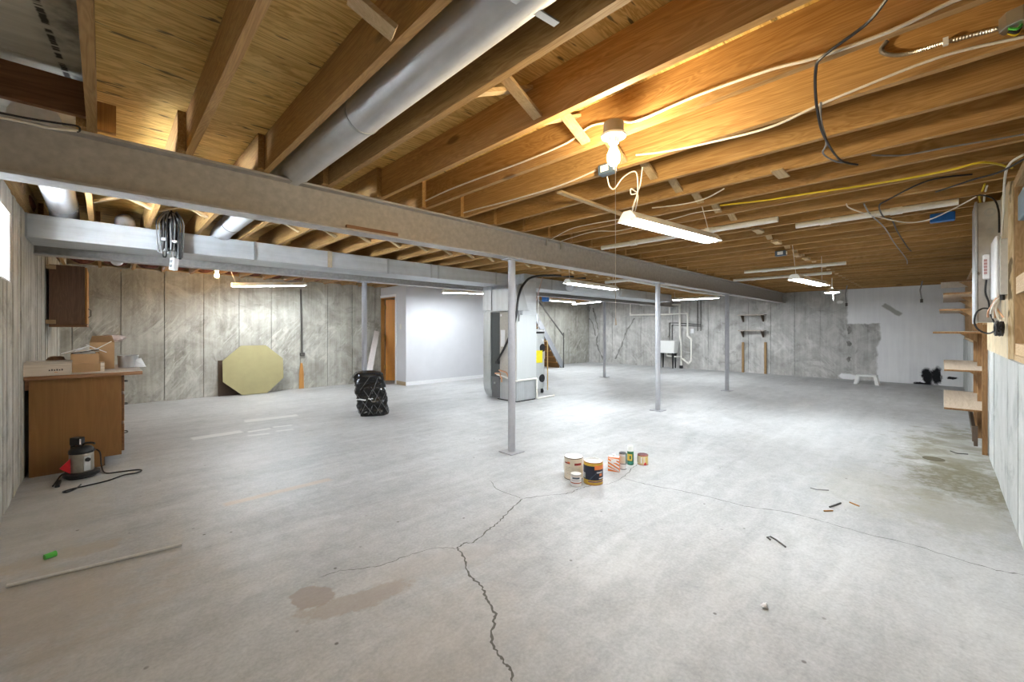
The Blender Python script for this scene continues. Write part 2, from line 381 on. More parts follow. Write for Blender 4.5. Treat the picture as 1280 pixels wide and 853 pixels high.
def grey_ply():
    m = Mat('weathered_plywood', .75, spec=.2); p = m.pos()
    n = m.noise(m.vm('MULTIPLY', p, (1.2, 10, 1)), 1.0, 5, .6, .6); b = m.noise(p, 3.0, 5, .65)
    c = m.ramp(n, (.3, (.48, .46, .385)), (.7, (.68, .66, .58)))
    s = m.sep(p)   # black water mark along the joist
    e = m.smooth(m.ma('ADD', s[0], m.ma('MULTIPLY', m.ma('SUBTRACT', b, .5), .25)), -.22, -.08)
    c = m.mix(m.ma('MULTIPLY', m.ma('MULTIPLY', e, m.smooth(b, .35, .6)), .85), c, (.10, .10, .095))
    q0, q1 = P(45, 0, z=2.66), P(88, 105, z=2.66); dx, dy = q1.x-q0.x, q1.y-q0.y; L = math.hypot(dx, dy); dx /= L; dy /= L
    lx = m.ma('SUBTRACT', s[0], q0.x); ly = m.ma('SUBTRACT', s[1], q0.y)
    al = m.ma('ADD', m.ma('MULTIPLY', lx, dx), m.ma('MULTIPLY', ly, dy)); ac = m.ma('ADD', m.ma('MULTIPLY', lx, -dy), m.ma('MULTIPLY', ly, dx))
    dash = m.smooth(m.noise(m.com(m.ma('MULTIPLY', al, 13.0), 0.0, 0.0), 1.0, 3, .7), .44, .50)
    l = m.ma('MULTIPLY', m.ma('MULTIPLY', m.smooth(m.ma('ADD', m.ma('ABSOLUTE', ac), m.ma('MULTIPLY', m.noise(p, 40, 3), .012)), .022, .014), dash), m.smooth(al, L+.02, L-.02))
    c = m.mix(m.ma('MULTIPLY', l, .9), c, (.025, .022, .02))
    m.color(c); return m.m
M['greyply'] = grey_ply()
M['beam'] = plain('beam_grey_paint', (.43, .405, .38), .5, 0, .10, 22)
M['strgrey'] = plain('stringer_grey', (.24, .245, .26), .5)
M['column'] = plain('column_grey_paint', (.34, .34, .36), .6, 0, .05, 15)
M['galv'] = metal_mat('galvanised_duct', (.60, .62, .635), .45, .35, 'X')
M['galvy'] = metal_mat('galvanised_round_duct', (.66, .665, .68), .45, .25, 'Y')
M['galvz'] = metal_mat('galvanised_cabinet', (.50, .52, .53), .42, .6, 'Z')
M['furn'] = metal_mat('furnace_painted_steel', (.50, .52, .52), .5, .1, 'Z', .05)
M['beige'] = plain('beige_enamel', (.48, .45, .40), .5)
M['dkgrey'] = plain('dark_grey_panel', (.055, .062, .062), .5)
M['midgrey'] = plain('mid_grey_panel', (.13, .13, .135), .5)
M['white'] = plain('white_paint', (.80, .80, .81), .5, 0, .03)
M['drywall'] = plain('white_drywall', (.60, .60, .625), .75, 0, .02, 4)
M['offwhite'] = plain('offwhite_plastic', (.74, .72, .66), .4, 0, .03)
M['pvc'] = plain('white_pvc', (.80, .78, .72), .35, 0, .04)
M['black'] = plain('black_rubber', (.012, .012, .013), .45)
M['blackbag'] = plain('black_plastic_film', (.010, .010, .011), .22, 0, .2)
M['iron'] = plain('black_iron_pipe', (.06, .055, .05), .55)
M['wire_w'] = plain('white_cable', (.78, .74, .66), .5)
M['wire_y'] = plain('yellow_cable', (.75, .58, .03), .45)
M['wire_g'] = plain('grey_cable', (.25, .25, .25), .5)
M['blue'] = plain('blue_plastic', (.02, .13, .40), .4)
M['bluegrey'] = plain('slate_box', (.06, .09, .13), .4)
M['red'] = plain('red_plastic', (.65, .02, .03), .4)
M['green'] = plain('green_plastic', (.06, .42, .05), .35)
M['yellow'] = plain('yellow_label', (.85, .72, .02), .5)
M['copper'] = plain('copper', (.62, .36, .22), .3, .8)
M['steel'] = metal_mat('bare_steel', (.55, .55, .54), .32, .9, 'X')
M['brownwood'] = wood('stained_panel', (.185, .085, .024), (.225, .11, .034), 'Z', .35, .05, .5, False)
M['cabwood'] = wood('walnut_cabinet', (.10, .050, .026), (.19, .10, .055), 'Z', .6, .05, .4, False)
M['edgewood'] = wood('edge_trim', (.16, .07, .03), (.26, .13, .06), 'X', .6, .05, .5, False)
M['door'] = wood('orange_door', (.50, .19, .02), (.66, .28, .035), 'Z', .5, .05, .4, False)
M['jamb'] = wood('door_jamb_wood', (.36, .16, .04), (.50, .25, .07), 'Z', .5, .05, .5, False)
M['counter'] = ply_mat('bench_top', (.40, .34, .28), (.56, .49, .42), 'X', .02)
M['shelf'] = wood('shelf_plywood', (.42, .33, .24), (.56, .46, .36), 'X', .6, .08, .6, False)
M['plyz'] = ply_mat('backboard_plywood', (.55, .42, .24), (.74, .62, .42), 'Z', .08)
M['octo'] = plain('cream_felt_board', (.30, .265, .135), .85, 0, .05, 6)
M['brown'] = plain('dark_brown_panel', (.09, .06, .04), .6)
M['cardb'] = plain('cardboard', (.42, .26, .13), .8, 0, .06, 8)
M['palebox'] = wood('pale_pine_box', (.55, .46, .37), (.72, .65, .56), 'X', .7, .05, .6, False)
M['insul'] = plain('red_brown_insulation', (.20, .07, .045), .95, 0, .5, 14)
M['insul2'] = plain('kraft_insulation', (.36, .23, .14), .95, 0, .5, 9)
M['dark'] = plain('fibreboard_sheathing', (.10, .075, .055), .9)
M['soil'] = plain('crawl_space_earth', (.13, .10, .075), .95, 0, .2, 6)
M['tube'] = emis('fluorescent_tube', (.88, .95, 1.0), TUBE)
M['bulb'] = emis('warm_bulb', (1.0, .80, .50), BULB)
M['bulb2'] = emis('warm_bulb_small', (1.0, .68, .34), BULB*.5)
M['enamel'] = plain('white_enamel', (.82, .82, .80), .35, 0, .02)
M['brass'] = plain('brass', (.70, .50, .22), .35, .8)
M['crack'] = plain('crack_shade_dirt', (.13, .125, .115), .95)  # flat floor cracks: shade inside them and their dirt painted as one dark colour
M['print_dark'] = plain('dark_print', (.04, .04, .05), .5)
M['glass'] = None
g = Mat('window_glass', .05); nt = g.nt
tr = nt.nodes.new('ShaderNodeBsdfTransparent'); gl = nt.nodes.new('ShaderNodeBsdfGlossy'); gl.inputs['Roughness'].default_value = .05
mx = nt.nodes.new('ShaderNodeMixShader'); mx.inputs[0].default_value = .08
nt.links.new(tr.outputs[0], mx.inputs[1]); nt.links.new(gl.outputs[0], mx.inputs[2]); nt.links.new(mx.outputs[0], nt.nodes['Material Output'].inputs[0]); M['glass'] = g.m
# ------------------------------------------------------------------ the room
XL, XF, YR, YB = -.53, 14.42, -.355, 10.23
ZJ, ZS = 2.425, 2.66            # underside of the joists, underside of the subfloor
B1, B2 = 3.31, 6.65             # lines of the two steel beams
fl = struct('floor', MB().box(XL-.3, YR-.3, -.15, XF+.3, YB+.3, 0), M['floor'], 'grey concrete slab floor with cracks and stains')
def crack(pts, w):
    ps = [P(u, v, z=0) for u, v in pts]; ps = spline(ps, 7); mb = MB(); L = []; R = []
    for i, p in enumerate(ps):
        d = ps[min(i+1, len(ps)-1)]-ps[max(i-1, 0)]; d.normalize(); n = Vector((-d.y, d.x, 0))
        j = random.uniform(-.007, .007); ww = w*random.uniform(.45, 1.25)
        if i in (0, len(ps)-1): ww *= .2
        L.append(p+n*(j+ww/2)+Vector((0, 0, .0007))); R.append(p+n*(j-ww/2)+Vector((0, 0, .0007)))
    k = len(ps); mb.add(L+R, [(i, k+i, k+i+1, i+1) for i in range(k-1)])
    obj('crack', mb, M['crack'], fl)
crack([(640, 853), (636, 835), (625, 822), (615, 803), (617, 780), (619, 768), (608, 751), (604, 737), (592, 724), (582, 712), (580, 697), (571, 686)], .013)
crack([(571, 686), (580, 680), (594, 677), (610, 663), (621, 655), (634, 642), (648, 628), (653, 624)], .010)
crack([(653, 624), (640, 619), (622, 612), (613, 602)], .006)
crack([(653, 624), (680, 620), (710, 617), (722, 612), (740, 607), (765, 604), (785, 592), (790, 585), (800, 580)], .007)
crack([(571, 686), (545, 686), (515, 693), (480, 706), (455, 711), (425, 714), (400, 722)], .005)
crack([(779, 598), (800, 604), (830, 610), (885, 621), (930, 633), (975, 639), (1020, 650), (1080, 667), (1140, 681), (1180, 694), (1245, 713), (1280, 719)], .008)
dr = obj('drain', MB().lathe([(.0, .001), (.075, .001), (.085, .004), (.0855, 0)], P(1167, 574, z=0), 20, False), plain('drain_dark', (.10, .085, .05), .8), fl)
def wall_panels(parent, mat, w0, w1, first, step, make, z0, z1, jitter=.004, gap=.012, skip=None):
    """cast panels standing a few millimetres proud of the seams"""
    w = first
    while w > w0: w -= step
    while w < w1:
        g_ = gap(w) if callable(gap) else gap
        a, b = max(w, w0)+g_/2, min(w+step, w1)-g_/2
        spans = [(z0, z1)] if skip is None else skip(a, b, z0, z1)
        if b-a > .03:
            for q0, q1 in spans: obj('panel', make(a, b, q0, q1, .010+random.uniform(-jitter, jitter)), mat, parent)
        w += step
wb = struct('wall_back', MB().box(XL-.3, YB+.020, 0, XF+.3, YB+.25, ZJ+.03), M['wall_back'], 'mottled poured concrete back wall')
wall_panels(wb, M['wall_back'], XL, XF, .82, .60, lambda a, b, q0, q1, t: MB().box(a, YB-t, q0, b, YB+.022, q1), 0, ZJ+.025)
wf = struct('wall_far', MB().box(XF+.020, YR-.3, 0, XF+.25, YB+.020, ZJ+.03), M['wall_far'], 'concrete end wall, partly painted white')
wall_panels(wf, M['wall_far'], YR, YB-.02, P(1060, 440, x=XF).y, .61, lambda a, b, q0, q1, t: MB().box(XF-t, a, q0, XF+.022, b, q1), 0, ZJ+.025, gap=lambda w: .002 if w < 2.6 else .012)
def wall_crack(pts, w):
    ps = spline([P(u, v, x=XF-.0165) for u, v in pts], 6); k = len(ps); L = []; Rr = []
    for i, p in enumerate(ps):
        d = ps[min(i+1, k-1)]-ps[max(i-1, 0)]; d.normalize(); n = Vector((0, -d.z, d.y)); ww = w*random.uniform(.3, 1.3); j = random.uniform(-.02, .02)
        L.append(p+n*(j+ww/2)); Rr.append(p+n*(j-ww/2))
    obj('crack', MB().add(L+Rr, [(i, i+1, k+i+1, k+i) for i in range(k-1)]), M['wallcrack'], wf)
wall_crack([(741, 385), (745, 400), (748, 415), (746, 430), (752, 446), (757, 452)], .07)
wall_crack([(793, 398), (783, 415), (777, 432), (769, 449)], .06)
wall_crack([(738, 384), (735, 395), (741, 405), (744, 420)], .05)
for u, v in ((1061, 413), (1061, 430), (1061, 449)):
    q = P(u, v, x=XF-.017); obj('tie_patch', MB().prism([q+Vector((0, .06*math.cos(a)*random.uniform(.4, 1.2), .10*math.sin(a)*random.uniform(.5, 1.2))) for a in [i*math.pi/5 for i in range(10)]], (.002, 0, 0)), M['wallcrack'], wf)
WZ0, WZ1 = 1.715, 2.24
WINS = ((3.72, P(10, 347, x=XL).y),)
m_ = MB(); yprev = YR-.3
for a, b in WINS:
    m_.box(XL-.25, yprev, 0, XL-.012, a, ZJ+.03).box(XL-.25, a, 0, XL-.012, b, WZ0).box(XL-.25, a, WZ1, XL-.012, b, ZJ+.03); yprev = b
m_.box(XL-.25, yprev, 0, XL-.012, YB+.020, ZJ+.03)
wl = struct('wall_left', m_, M['wall_left'], 'board-formed concrete left wall')
def wskip(a, b, z0, z1):
    for y0, y1 in WINS:
        if b > y0 and a < y1: return [(z0, WZ0), (WZ1, z1)]
    return [(z0, z1)]
wall_panels(wl, M['wall_left'], YR, YB-.02, WINS[0][1], .145, lambda a, b, q0, q1, t: MB().box(XL-.014, a, q0, XL+t, b, q1), 0, ZJ+.025, .005, .007, wskip)
for k, (a, b) in enumerate(WINS[::-1]):
    win = struct('window_%d' % (k+1), MB().box(XL-.20, a, WZ0, XL-.13, a+.05, WZ1).box(XL-.20, b-.05, WZ0, XL-.13, b, WZ1).box(XL-.20, a+.05, WZ0, XL-.13, b-.05, WZ0+.05).box(XL-.20, a+.05, WZ1-.05, XL-.13, b-.05, WZ1), M['white'], 'small bright basement window in the board-formed wall')
    obj('pane', MB().box(XL-.17, a+.05, WZ0+.05, XL-.165, b-.05, WZ1-.05), M['glass'], win)
    obj('sill', MB().box(XL-.13, a, WZ0, XL+.012, b, WZ0+.012), M['white'], win)
# right wall: low concrete, plywood backboard and open studs above
ZC = 1.13
m_ = MB().box(XL-.3, YR-.25, 0, XF+.3, YR, ZC)
wr = struct('wall_right', m_, M['wall_right'], 'low concrete right wall with open wood framing above')
wall_panels(wr, M['wall_right'], XL, XF, 4.3, .60, lambda a, b, q0, q1, t: MB().box(a, YR-.002, q0, b, YR+t, q1), 0, ZC-.002, .003, .007)
obj('sheathing', MB().box(XL-.3, YR-.25, ZC, 3.40, YR-.15, ZS), M['dark'], wr); obj('sheathing', MB().box(6.78, YR-.25, ZC, XF+.3, YR-.15, ZS), M['dark'], wr)
obj('crawl_floor', MB().box(3.1, -2.1, ZC-.15, 9.4, YR-.2, ZC-.001), M['soil'], wr); obj('crawl_roof', MB().box(3.1, -2.1, ZS-.001, 9.4, YR-.28, ZS+.12), M['ply'], wr)
obj('crawl_wall', MB().box(3.1, -2.1, ZC-.1, 9.4, -1.9, ZS+.1), M['soil'], wr); obj('crawl_wall', MB().box(9.2, -1.9, ZC-.1, 9.4, YR-.24, ZS+.1), M['soil'], wr); obj('crawl_wall', MB().box(3.1, -1.9, ZC-.1, 3.3, YR-.24, ZS+.1), M['soil'], wr)
obj('sill_plate', MB().box(XL, YR-.15, ZC, XF, YR-.005, ZC+.04), M['board_x'], wr)
obj('top_plate', MB().box(XL, YR-.15, ZJ-.06, XF, YR-.005, ZJ-.001), M['board_x'], wr)
me_stud = None
sx = XL+.02
studs = []
for k in range(37):
    xx = 4.66+(k-12)*.406
    if XL < xx < XF-.04 and not 3.5 < xx < 4.6: studs.append(xx)
for xx in studs: obj('stud', MB().box(xx, YR-(.05 if 4.6 < xx < 6.75 else .145), ZC+.04, xx+.04, YR-.006, ZJ-.06), M['board_z'], wr)
obj('blocking', MB().box(3.42, YR-.13, 1.60, 4.65, YR-.01, 1.72), M['board_x'], wr)
obj('blocking', MB().box(3.42, YR-.13, ZC+.041, 4.65, YR-.008, ZC+.12), M['board_x'], wr)
bb = obj('backboard', MB().box(4.70, YR-.004, ZC+.005, 6.74, YR+.022, ZJ-.002), M['plyz'], wr)
# ceiling: subfloor sheets, joists in three spans, bridging
ce = struct('ceiling', MB().box(XL-.3, YR-.3, ZS+.02, XF+.3, YB+.3, ZS+.12), M['ply'], 'open joist ceiling under a plywood subfloor')
JX0, JS, JW = -.045, .4210, .038
for i, xa in enumerate([XL-.25, JX0]+[JX0+2.44*q for q in range(1, 7)]):
    xb = ([JX0]+[JX0+2.44*q for q in range(1, 7)]+[XF+.1])[i]
    yy = YR-.25-(.6 if i % 2 else 0); r = 0
    while yy < YB+.2:
        y2 = min(yy+1.22, YB+.25)
        first = (i == 0 and yy < 3.3)
        obj('plywood_sheet', MB().box(xa+.0015, max(yy, YR-.25)+.0015, ZS, min(xb, XF+.25)-.0015, y2-.0015, ZS+.019), M['greyply'] if first else M['ply'], ce)
        yy += 1.22
jm = {}
def joist(xc, y0, y1):
    key = (round(y0, 3), round(y1, 3))
    if key not in jm:
        o = obj('joist', MB().box(-JW/2, 0, ZJ, JW/2, y1-y0, ZS-.001), M['joist'], ce); jm[key] = o.data
    else:
        o = bpy.data.objects.new('joist', jm[key]); COL.objects.link(o); o.parent = ce
    o.location = Vector((xc, y0, 0))-wloc(ce)
o_ = None
NJ = 36
JXS = [JX0+JS*k for k in range(-1, NJ-1)]
def jfix():
    # meshes were stored relative to the ceiling origin: make them local to their own start
    for me in jm.values():
        me.transform(Matrix.Translation(wloc(ce)))
for x in JXS:
    joist(x, YR-.15, B1+.13); joist(x-.041, B1-.13, B2+.13); joist(x, B2-.13, YB+.15)
jfix()
bm_ = {}
def bridging(xa, xb, y, flip):
    """one 1x3 piece between two joists, from the top of one to the foot of the other"""
    key = (flip,)
    if key not in bm_:
        z0, z1 = ZJ+.03, ZS-.03; L = xb-xa-JW
        a, b = (Vector((0, 0, z1)), Vector((L, 0, z0))) if flip else (Vector((0, 0, z0)), Vector((L, 0, z1)))
        mb = MB().bar(a, b, .058, .018, (0, 0, 1)); off = wloc(ce)
        mb.v = [v+off for v in mb.v]
        o = obj('bridging', mb, M['bridge'], ce); bm_[key] = o.data
    else:
        o = bpy.data.objects.new('bridging', bm_[key]); COL.objects.link(o); o.parent = ce
    o.location = Vector((xa+JW/2, y, 0))-wloc(ce)
for k in range(len(JXS)-1):
    for y, dx in ((1.50, 0), (5.10, -.041), (8.55, 0)):
        if k <= 3 and y < 2: continue
        if k == 3 or (k == 1 and y > 8) or (k == 0 and 4 < y < 6): continue
        bridging(JXS[k]+dx, JXS[k+1]+dx, y-.032, True); bridging(JXS[k]+dx, JXS[k+1]+dx, y+.032, False)
# loose bridging ends seen near the lamp and by the duct
obj('bridging', MB().bar(P(437, -6, z=2.50), P(493, 42, z=2.42), .075, .02), M['bridge'], ce)
obj('rim_board', MB().box(XL-.2, YB+.1, ZJ+.04, XF+.2, YB+.14, ZS-.001), M['board_x'], ce)
obj('sill_plate', MB().box(XL, YB+.005, ZJ-.035, XF, YB+.10, ZJ-.002), M['board_x'], ce)
obj('rim_board', MB().box(XF+.04, YR-.25, ZJ+.031, XF+.08, YB+.09, ZS-.001), M['board_x'], ce)
obj('blocking', MB().box(JXS[1]+JW/2+.001, 3.16, ZJ, JXS[1]+JW/2+.075, 3.20, ZJ+.15), M['jamb'], ce)
obj('blocking', MB().box(XL, 3.10, ZJ+.03, JXS[1]-JW/2-.001, 3.14, ZS-.03), M['edgewood'], ce)
obj('rim_board', MB().box(XL-.20, YR-.15, ZJ+.04, XL-.16, YB+.1, ZS-.001), M['board_x'], ce)
# ------------------------------------------------------------------ steel beams and columns
def ibeam(y, z0, z1, hw, x0, x1, mat, label, web=.012, tf=.016):
    t = thing('steel_beam', ((x0+x1)/2, y, z0), label, 'beam')
    obj('web', MB().box(x0, y-web/2, z0+tf, x1, y+web/2, z1-tf), mat, t)
    obj('bottom_flange', MB().box(x0, y-hw, z0, x1, y+hw, z0+tf), mat, t, bevel=.002)
    obj('top_flange', MB().box(x0, y-hw, z1-tf, x1, y+hw, z1), mat, t, bevel=.002)
    return t
bmA = ibeam(B1, 2.125, ZJ-.002, .080, XL-.12, XF+.05, M['beam'], 'long grey painted steel I-beam carrying the joists, directly above the paint cans row of columns')
bmA['label'] = 'grey steel I-beam over three columns, without a duct beside it'
for u, v in ((683, 303), (701, 308)):
    q = P(u, v, y=B1-.085); obj('beam_clip', MB().obox(q+Vector((0, -.004, 0)), (.03, .012, .075)), M['steel'], bmA)
bmB = ibeam(B2, 2.135, ZJ-.002, .080, XL-.12, XF+.05, M['beam'], 'grey steel I-beam running beside the galvanised trunk duct')
wedge = obj('wood_strip', MB().box(P(433, 278, y=B1-.07).x, B1-.079, 2.141, P(497, 290, y=B1-.07).x, B1-.05, 2.168), M['edgewood'])
tag(wedge, 'thin brown wood strip lying on the grey beam flange', 'wood strip')
def column(x, y, z1, label):
    t = thing('steel_column', (x, y, 0), label, 'column')
    obj('post', MB().cyl((x, y, .006), (x, y, z1-.012), .041, n=20), M['column'], t, True)
    obj('base_plate', MB().box(x-.10, y-.10, 0, x+.10, y+.10, .008), M['column'], t)
    obj('cap_plate', MB().box(x-.09, y-.075, z1-.012, x+.09, y+.075, z1-.0005), M['column'], t)
for x, y, z, l in ((3.22, B1, 2.125, 'grey steel column standing behind the group of paint cans'), (6.62, B1, 2.125, 'grey steel column in line between the laundry sink and the paint cans'),
                   (9.84, B1, 2.125, 'grey steel column in front of the two small shelves on the end wall'), (3.08, B2, 2.135, 'grey steel column behind the black wrapped bundle'),
                   (10.12, B2, 2.135, 'grey steel column between the staircase and the laundry sink')): column(x, y, z, l)
# ------------------------------------------------------------------ ducts
DY0, DY1, DZ0, DZ1 = 5.86, 6.40, 2.20, 2.42
t = thing('trunk_duct', (4, 6.2, DZ0), 'long rectangular galvanised trunk duct under the joists', 'duct')
dx0, dx1 = P(33, 290, y=DY0).x, 12.6
cuts = [dx0, P(319, 310, y=DY0).x, P(411, 325, y=DY0).x, P(485, 330, y=DY0).x, P(539, 335, y=DY0).x, P(548, 338, y=DY0).x, P(620, 345, y=DY0).x, 6.9, 8.2, 9.4, 11.0, dx1]
for a, b in zip(cuts, cuts[1:]): obj('duct_section', MB().box(a, DY0, DZ0, b-.002, DY1, DZ1), M['galv'], t, bevel=.003)
for a in cuts[1:-1]: obj('drive_cleat', MB().box(a-.014, DY0-.010, DZ0-.004, a+.014, DY0+.02, DZ1+.003), M['galvz'], t)
obj('end_cap', MB().box(dx0-.012, DY0-.006, DZ0+.002, dx0+.005, DY1, DZ1+.003), M['galvz'], t)
obj('tie_strap', MB().box(P(412, 330, y=DY0).x-.03, DY0-.016, DZ0-.002, P(412, 330, y=DY0).x+.03, DY0-.011, DZ1), plain('tan_tape', (.50, .42, .30), .6), t)
def rduct(pts, r, label, bands=(), mat='galvy'):
    t = thing('round_duct', Vector(pts[0]), label, 'duct')
    obj('pipe', MB().tube(pts, r, 24), M[mat], t, True)
    for a, b in bands: obj('seam_band', MB().cyl(a, b, r+.004, n=24), M['galvz'], t, True)
    return t
rx = JXS[3]+JS/2-.012
rz = ZJ+.075
r_ = rduct([(rx, YR+.05, rz), (rx, 3.3, rz), (rx, 5.75, rz), (rx, 5.98, rz-.02), (rx, 6.05, rz-.055)], .098, 'big round galvanised duct running between two joists over the near beam',
           [((rx, 2.16, rz), (rx, 2.175, rz)), ((rx, 5.35, rz), (rx, 5.37, rz))])
obj('hanger_strap', MB().bar(P(640, -4, z=2.41), P(696, 30, z=2.42), .028, .006), M['steel'], r_)
r0 = P(68, 248, z=2.52)
rduct([(JXS[0]+.19, 3.55, 2.53), (JXS[0]+.19, 5.85, 2.53), (JXS[0]+.19, 6.02, 2.50), (JXS[0]+.19, 6.12, 2.41)], .105, 'round galvanised duct next to the concrete wall with the window', [((JXS[0]+.19, 5.72, 2.53), (JXS[0]+.19, 5.74, 2.53))])
e0 = Vector((JXS[1]+JS/2, 6.05, 2.5))
rduct([(e0.x, 9.9, 2.53), (e0.x, 6.42, 2.53), (e0.x, 6.2, 2.52), (e0.x, 6.08, 2.47), (e0.x, 6.05, 2.405)], .085, 'round elbow duct rising from the trunk duct, crossing towards the wall cabinet')
for u, lab in ((560, 'short round galvanised duct between the trunk duct and the near beam'),):
    pass
dy_ = 5.55
a, b = P(712, 357, y=dy_), P(770, 364, y=dy_); zc_d = 2.27
rduct([(a.x, dy_, zc_d), (b.x, dy_, zc_d), (b.x+.12, dy_+.03, zc_d), (b.x+.20, dy_+.12, zc_d), (b.x+.22, DY0-.005, zc_d)], .11, 'short round galvanised duct beside the trunk duct past the furnace',
      [((b.x-.01, dy_, zc_d), (b.x+.02, dy_, zc_d)), ((a.x+.015, dy_, zc_d), (a.x+.04, dy_, zc_d))], 'galv')
# white panned joist bay duct segments over the right part
for (u0, v0), (u1, v1), w, lab in (((755, 310), (965, 268), .10, 'white plastic pipe under the joists behind the long shop light'),
                              ((935, 341), (1050, 323), .12, 'white plastic pipe under the joists past the slate outlet box'),
                              ((920, 351), (1040, 341), .12, 'white plastic pipe under the joists above the far shop light'),
                              ((1000, 285), (1200, 238), .10, 'white plastic pipe under the joists ending by the electrical panel')):
    a = P(u0, v0, z=ZJ-.02); b = P(u1, v1, z=ZJ-.02); xm = min(JXS, key=lambda q: abs(q-(a.x+b.x)/2))
    t = thing('pipe_run', (xm, a.y, ZJ-.03), lab, 'pipe')
    obj('pipe', MB().cyl((xm, b.y, ZJ-.0285), (xm, a.y, ZJ-.0285), .028, n=12), M['pvc'], t, True)
    for q in (.3, .75):
        yy = b.y+(a.y-b.y)*q; obj('coupling', MB().cyl((xm, yy, ZJ-.0285), (xm, yy+.08, ZJ-.0285), .034, n=12), M['pvc'], t, True)
pz = 2.26
t = thing('pipe_run', P(757, 352, z=pz), 'long white plastic pipe slung under the joists past the laundry tub', 'pipe')
obj('pipe', MB().tube([P(757, 353, z=pz), P(787, 350, z=pz), P(868, 365, z=pz), P(906, 369, z=pz)], .03, 10), M['pvc'], t, True)
q = P(787, 350, z=pz); q2 = P(868, 365, z=pz)
for w_ in (.02, .5, .98):
    p = q.lerp(q2, w_); jx_ = min(JXS, key=lambda k: abs(k-.041-p.x))-.041; obj('hanger', MB().tube([p+Vector((0, 0, .02)), Vector((jx_, p.y, ZJ))], .004, 6), M['steel'], t, True)
# ------------------------------------------------------------------ white closet room with its door
RX, RY, RX1, RZ = 5.18, 8.95, 8.8, ZJ+.0
dy0, dy1 = P(497, 430, x=RX).y, P(472, 430, x=RX).y     # casing edges along the side wall
dz = P(475, 371, x=RX).z
oy0, oy1, oz = P(494.5, 430, x=RX).y, P(476, 430, x=RX).y, P(484, 372, x=RX).z
m_ = MB().box(RX, RY, 0, RX+.10, oy0, RZ).box(RX, oy1, 0, RX+.10, YB-.012, RZ).box(RX, oy0, oz, RX+.10, oy1, RZ)
ws = struct('wall_closet_side', m_, M['drywall'], 'narrow white partition side with a doorway')
wfr = struct('wall_closet_front', MB().box(RX+.10, RY, 0, RX1, RY+.10, RZ), M['drywall'], 'plain white partition wall behind the furnace')
struct('wall_closet_end', MB().box(RX1-.1, RY+.10, 0, RX1, YB-.012, RZ), M['drywall'], 'white partition end by the stairs')
struct('baseboard_closet_front', MB().box(RX-.002, RY-.014, 0, RX1, RY-.0005, .09), M['white'], 'white baseboard along the partition')
struct('baseboard_closet_side', MB().box(RX-.014, RY+.0, 0, RX-.0005, oy0-.07, .09), M['brass'] if 0 else plain('tan_base', (.42, .32, .20), .6), 'short tan baseboard beside the doorway')
tr_ = struct('trim_1', MB().box(RX-.016, oy0-.06, 0, RX-.0005, oy0, oz+.06).box(RX-.016, oy1, 0, RX-.0005, oy1+.06, oz+.06).box(RX-.016, oy0, oz, RX-.0005, oy1, oz+.06), M['white'], 'white door casing')
obj('jamb', MB().box(RX, oy1-.02, 0, RX+.10, oy1-.0005, oz).box(RX, oy0+.0005, 0, RX+.10, oy0+.02, oz).box(RX, oy0+.02, oz-.02, RX+.10, oy1-.02, oz-.0005), M['jamb'], tr_)
da = math.radians(20); dw = (oy1-oy0)-.05
hx, hy = RX+.12, oy1-.03
dd = Vector((math.sin(da+.5), -math.cos(da+.5), 0))
dr_ = struct('door_1', MB().prism([(hx, hy, .01), (hx+dd.x*dw, hy+dd.y*dw, .01), (hx+dd.x*dw, hy+dd.y*dw, oz-.03), (hx, hy, oz-.03)], (.035*math.cos(da+.5), .035*math.sin(da+.5), 0)), M['door'], 'orange brown wooden door standing ajar')
for v in (384, 422, 460):
    z = P(482, v, x=RX).z; obj('hinge', MB().box(RX+.085, oy1-.045, z-.05, RX+.125, oy1-.021, z+.05), M['brass'], dr_)
sw = obj('light_switch', MB().box(RX-.008, P(501, 408, x=RX).y-.035, 1.36, RX-.0005, P(501, 408, x=RX).y+.035, 1.48), M['offwhite']); tag(sw, 'light switch plate beside the orange door', 'switch')
# ------------------------------------------------------------------ furnace
FX0, FX1, FY0, FY1 = 5.46, P(670.5, 440, y=5.48).x, 5.48, 5.93
zc = P(645, 477, y=FY0).z; zt = 1.62
t = thing('furnace', (FX0, FY0, 0), 'grey upright furnace with a dark side panel and ductwork above', 'furnace')
obj('base_cabinet', MB().box(FX0, FY0, .02, FX1-.01, FY1+.10, zc), M['galvz'], t, bevel=.004)
obj('base_rail', MB().box(FX0+.01, FY0+.01, 0, FX1-.02, FY1+.09, .02), M['black'], t)
obj('cabinet', MB().box(FX0+.004, FY0, zc+.001, FX1, FY1, zt), M['furn'], t, bevel=.004)
obj('front_panel', MB().box(FX0-.012, FY0+.10, zc+.03, FX0+.003, FY1, zt+.06), M['beige'], t, bevel=.003)
obj('front_panel', MB().box(FX0-.012, FY0+.01, zc+.03, FX0+.003, FY0+.095, zt), M['beige'], t, bevel=.003)
obj('rating_label', MB().box(FX0-.0145, FY0+.30, 1.02, FX0-.0125, FY0+.42, 1.34), M['white'], t)
obj('badge', MB().box(FX0-.0145, FY0+.39, 1.60, FX0-.0125, FY0+.43, 1.64), M['white'], t)
for z in (1.58, 1.52): obj('vent_slot', MB().box(FX0-.0145, FY0+.13, z, FX0-.0125, FY0+.20, z+.03), M['black'], t)
obj('lower_dark_panel', MB().box(FX0-.012, FY1+.005, .03, FX0+.02, FY1+.23, zc+.04), M['midgrey'], t, bevel=.003)
obj('dark_side_panel', MB().box(FX0-.006, FY1+.001, zc+.041, FX0+.5, FY1+.25, zt+.06), M['dkgrey'], t)
obj('filter_knob', MB().cyl((FX0-.03, FY1+.13, zc-.08), (FX0-.01, FY1+.13, zc-.08), .02, n=12), M['steel'], t, True)
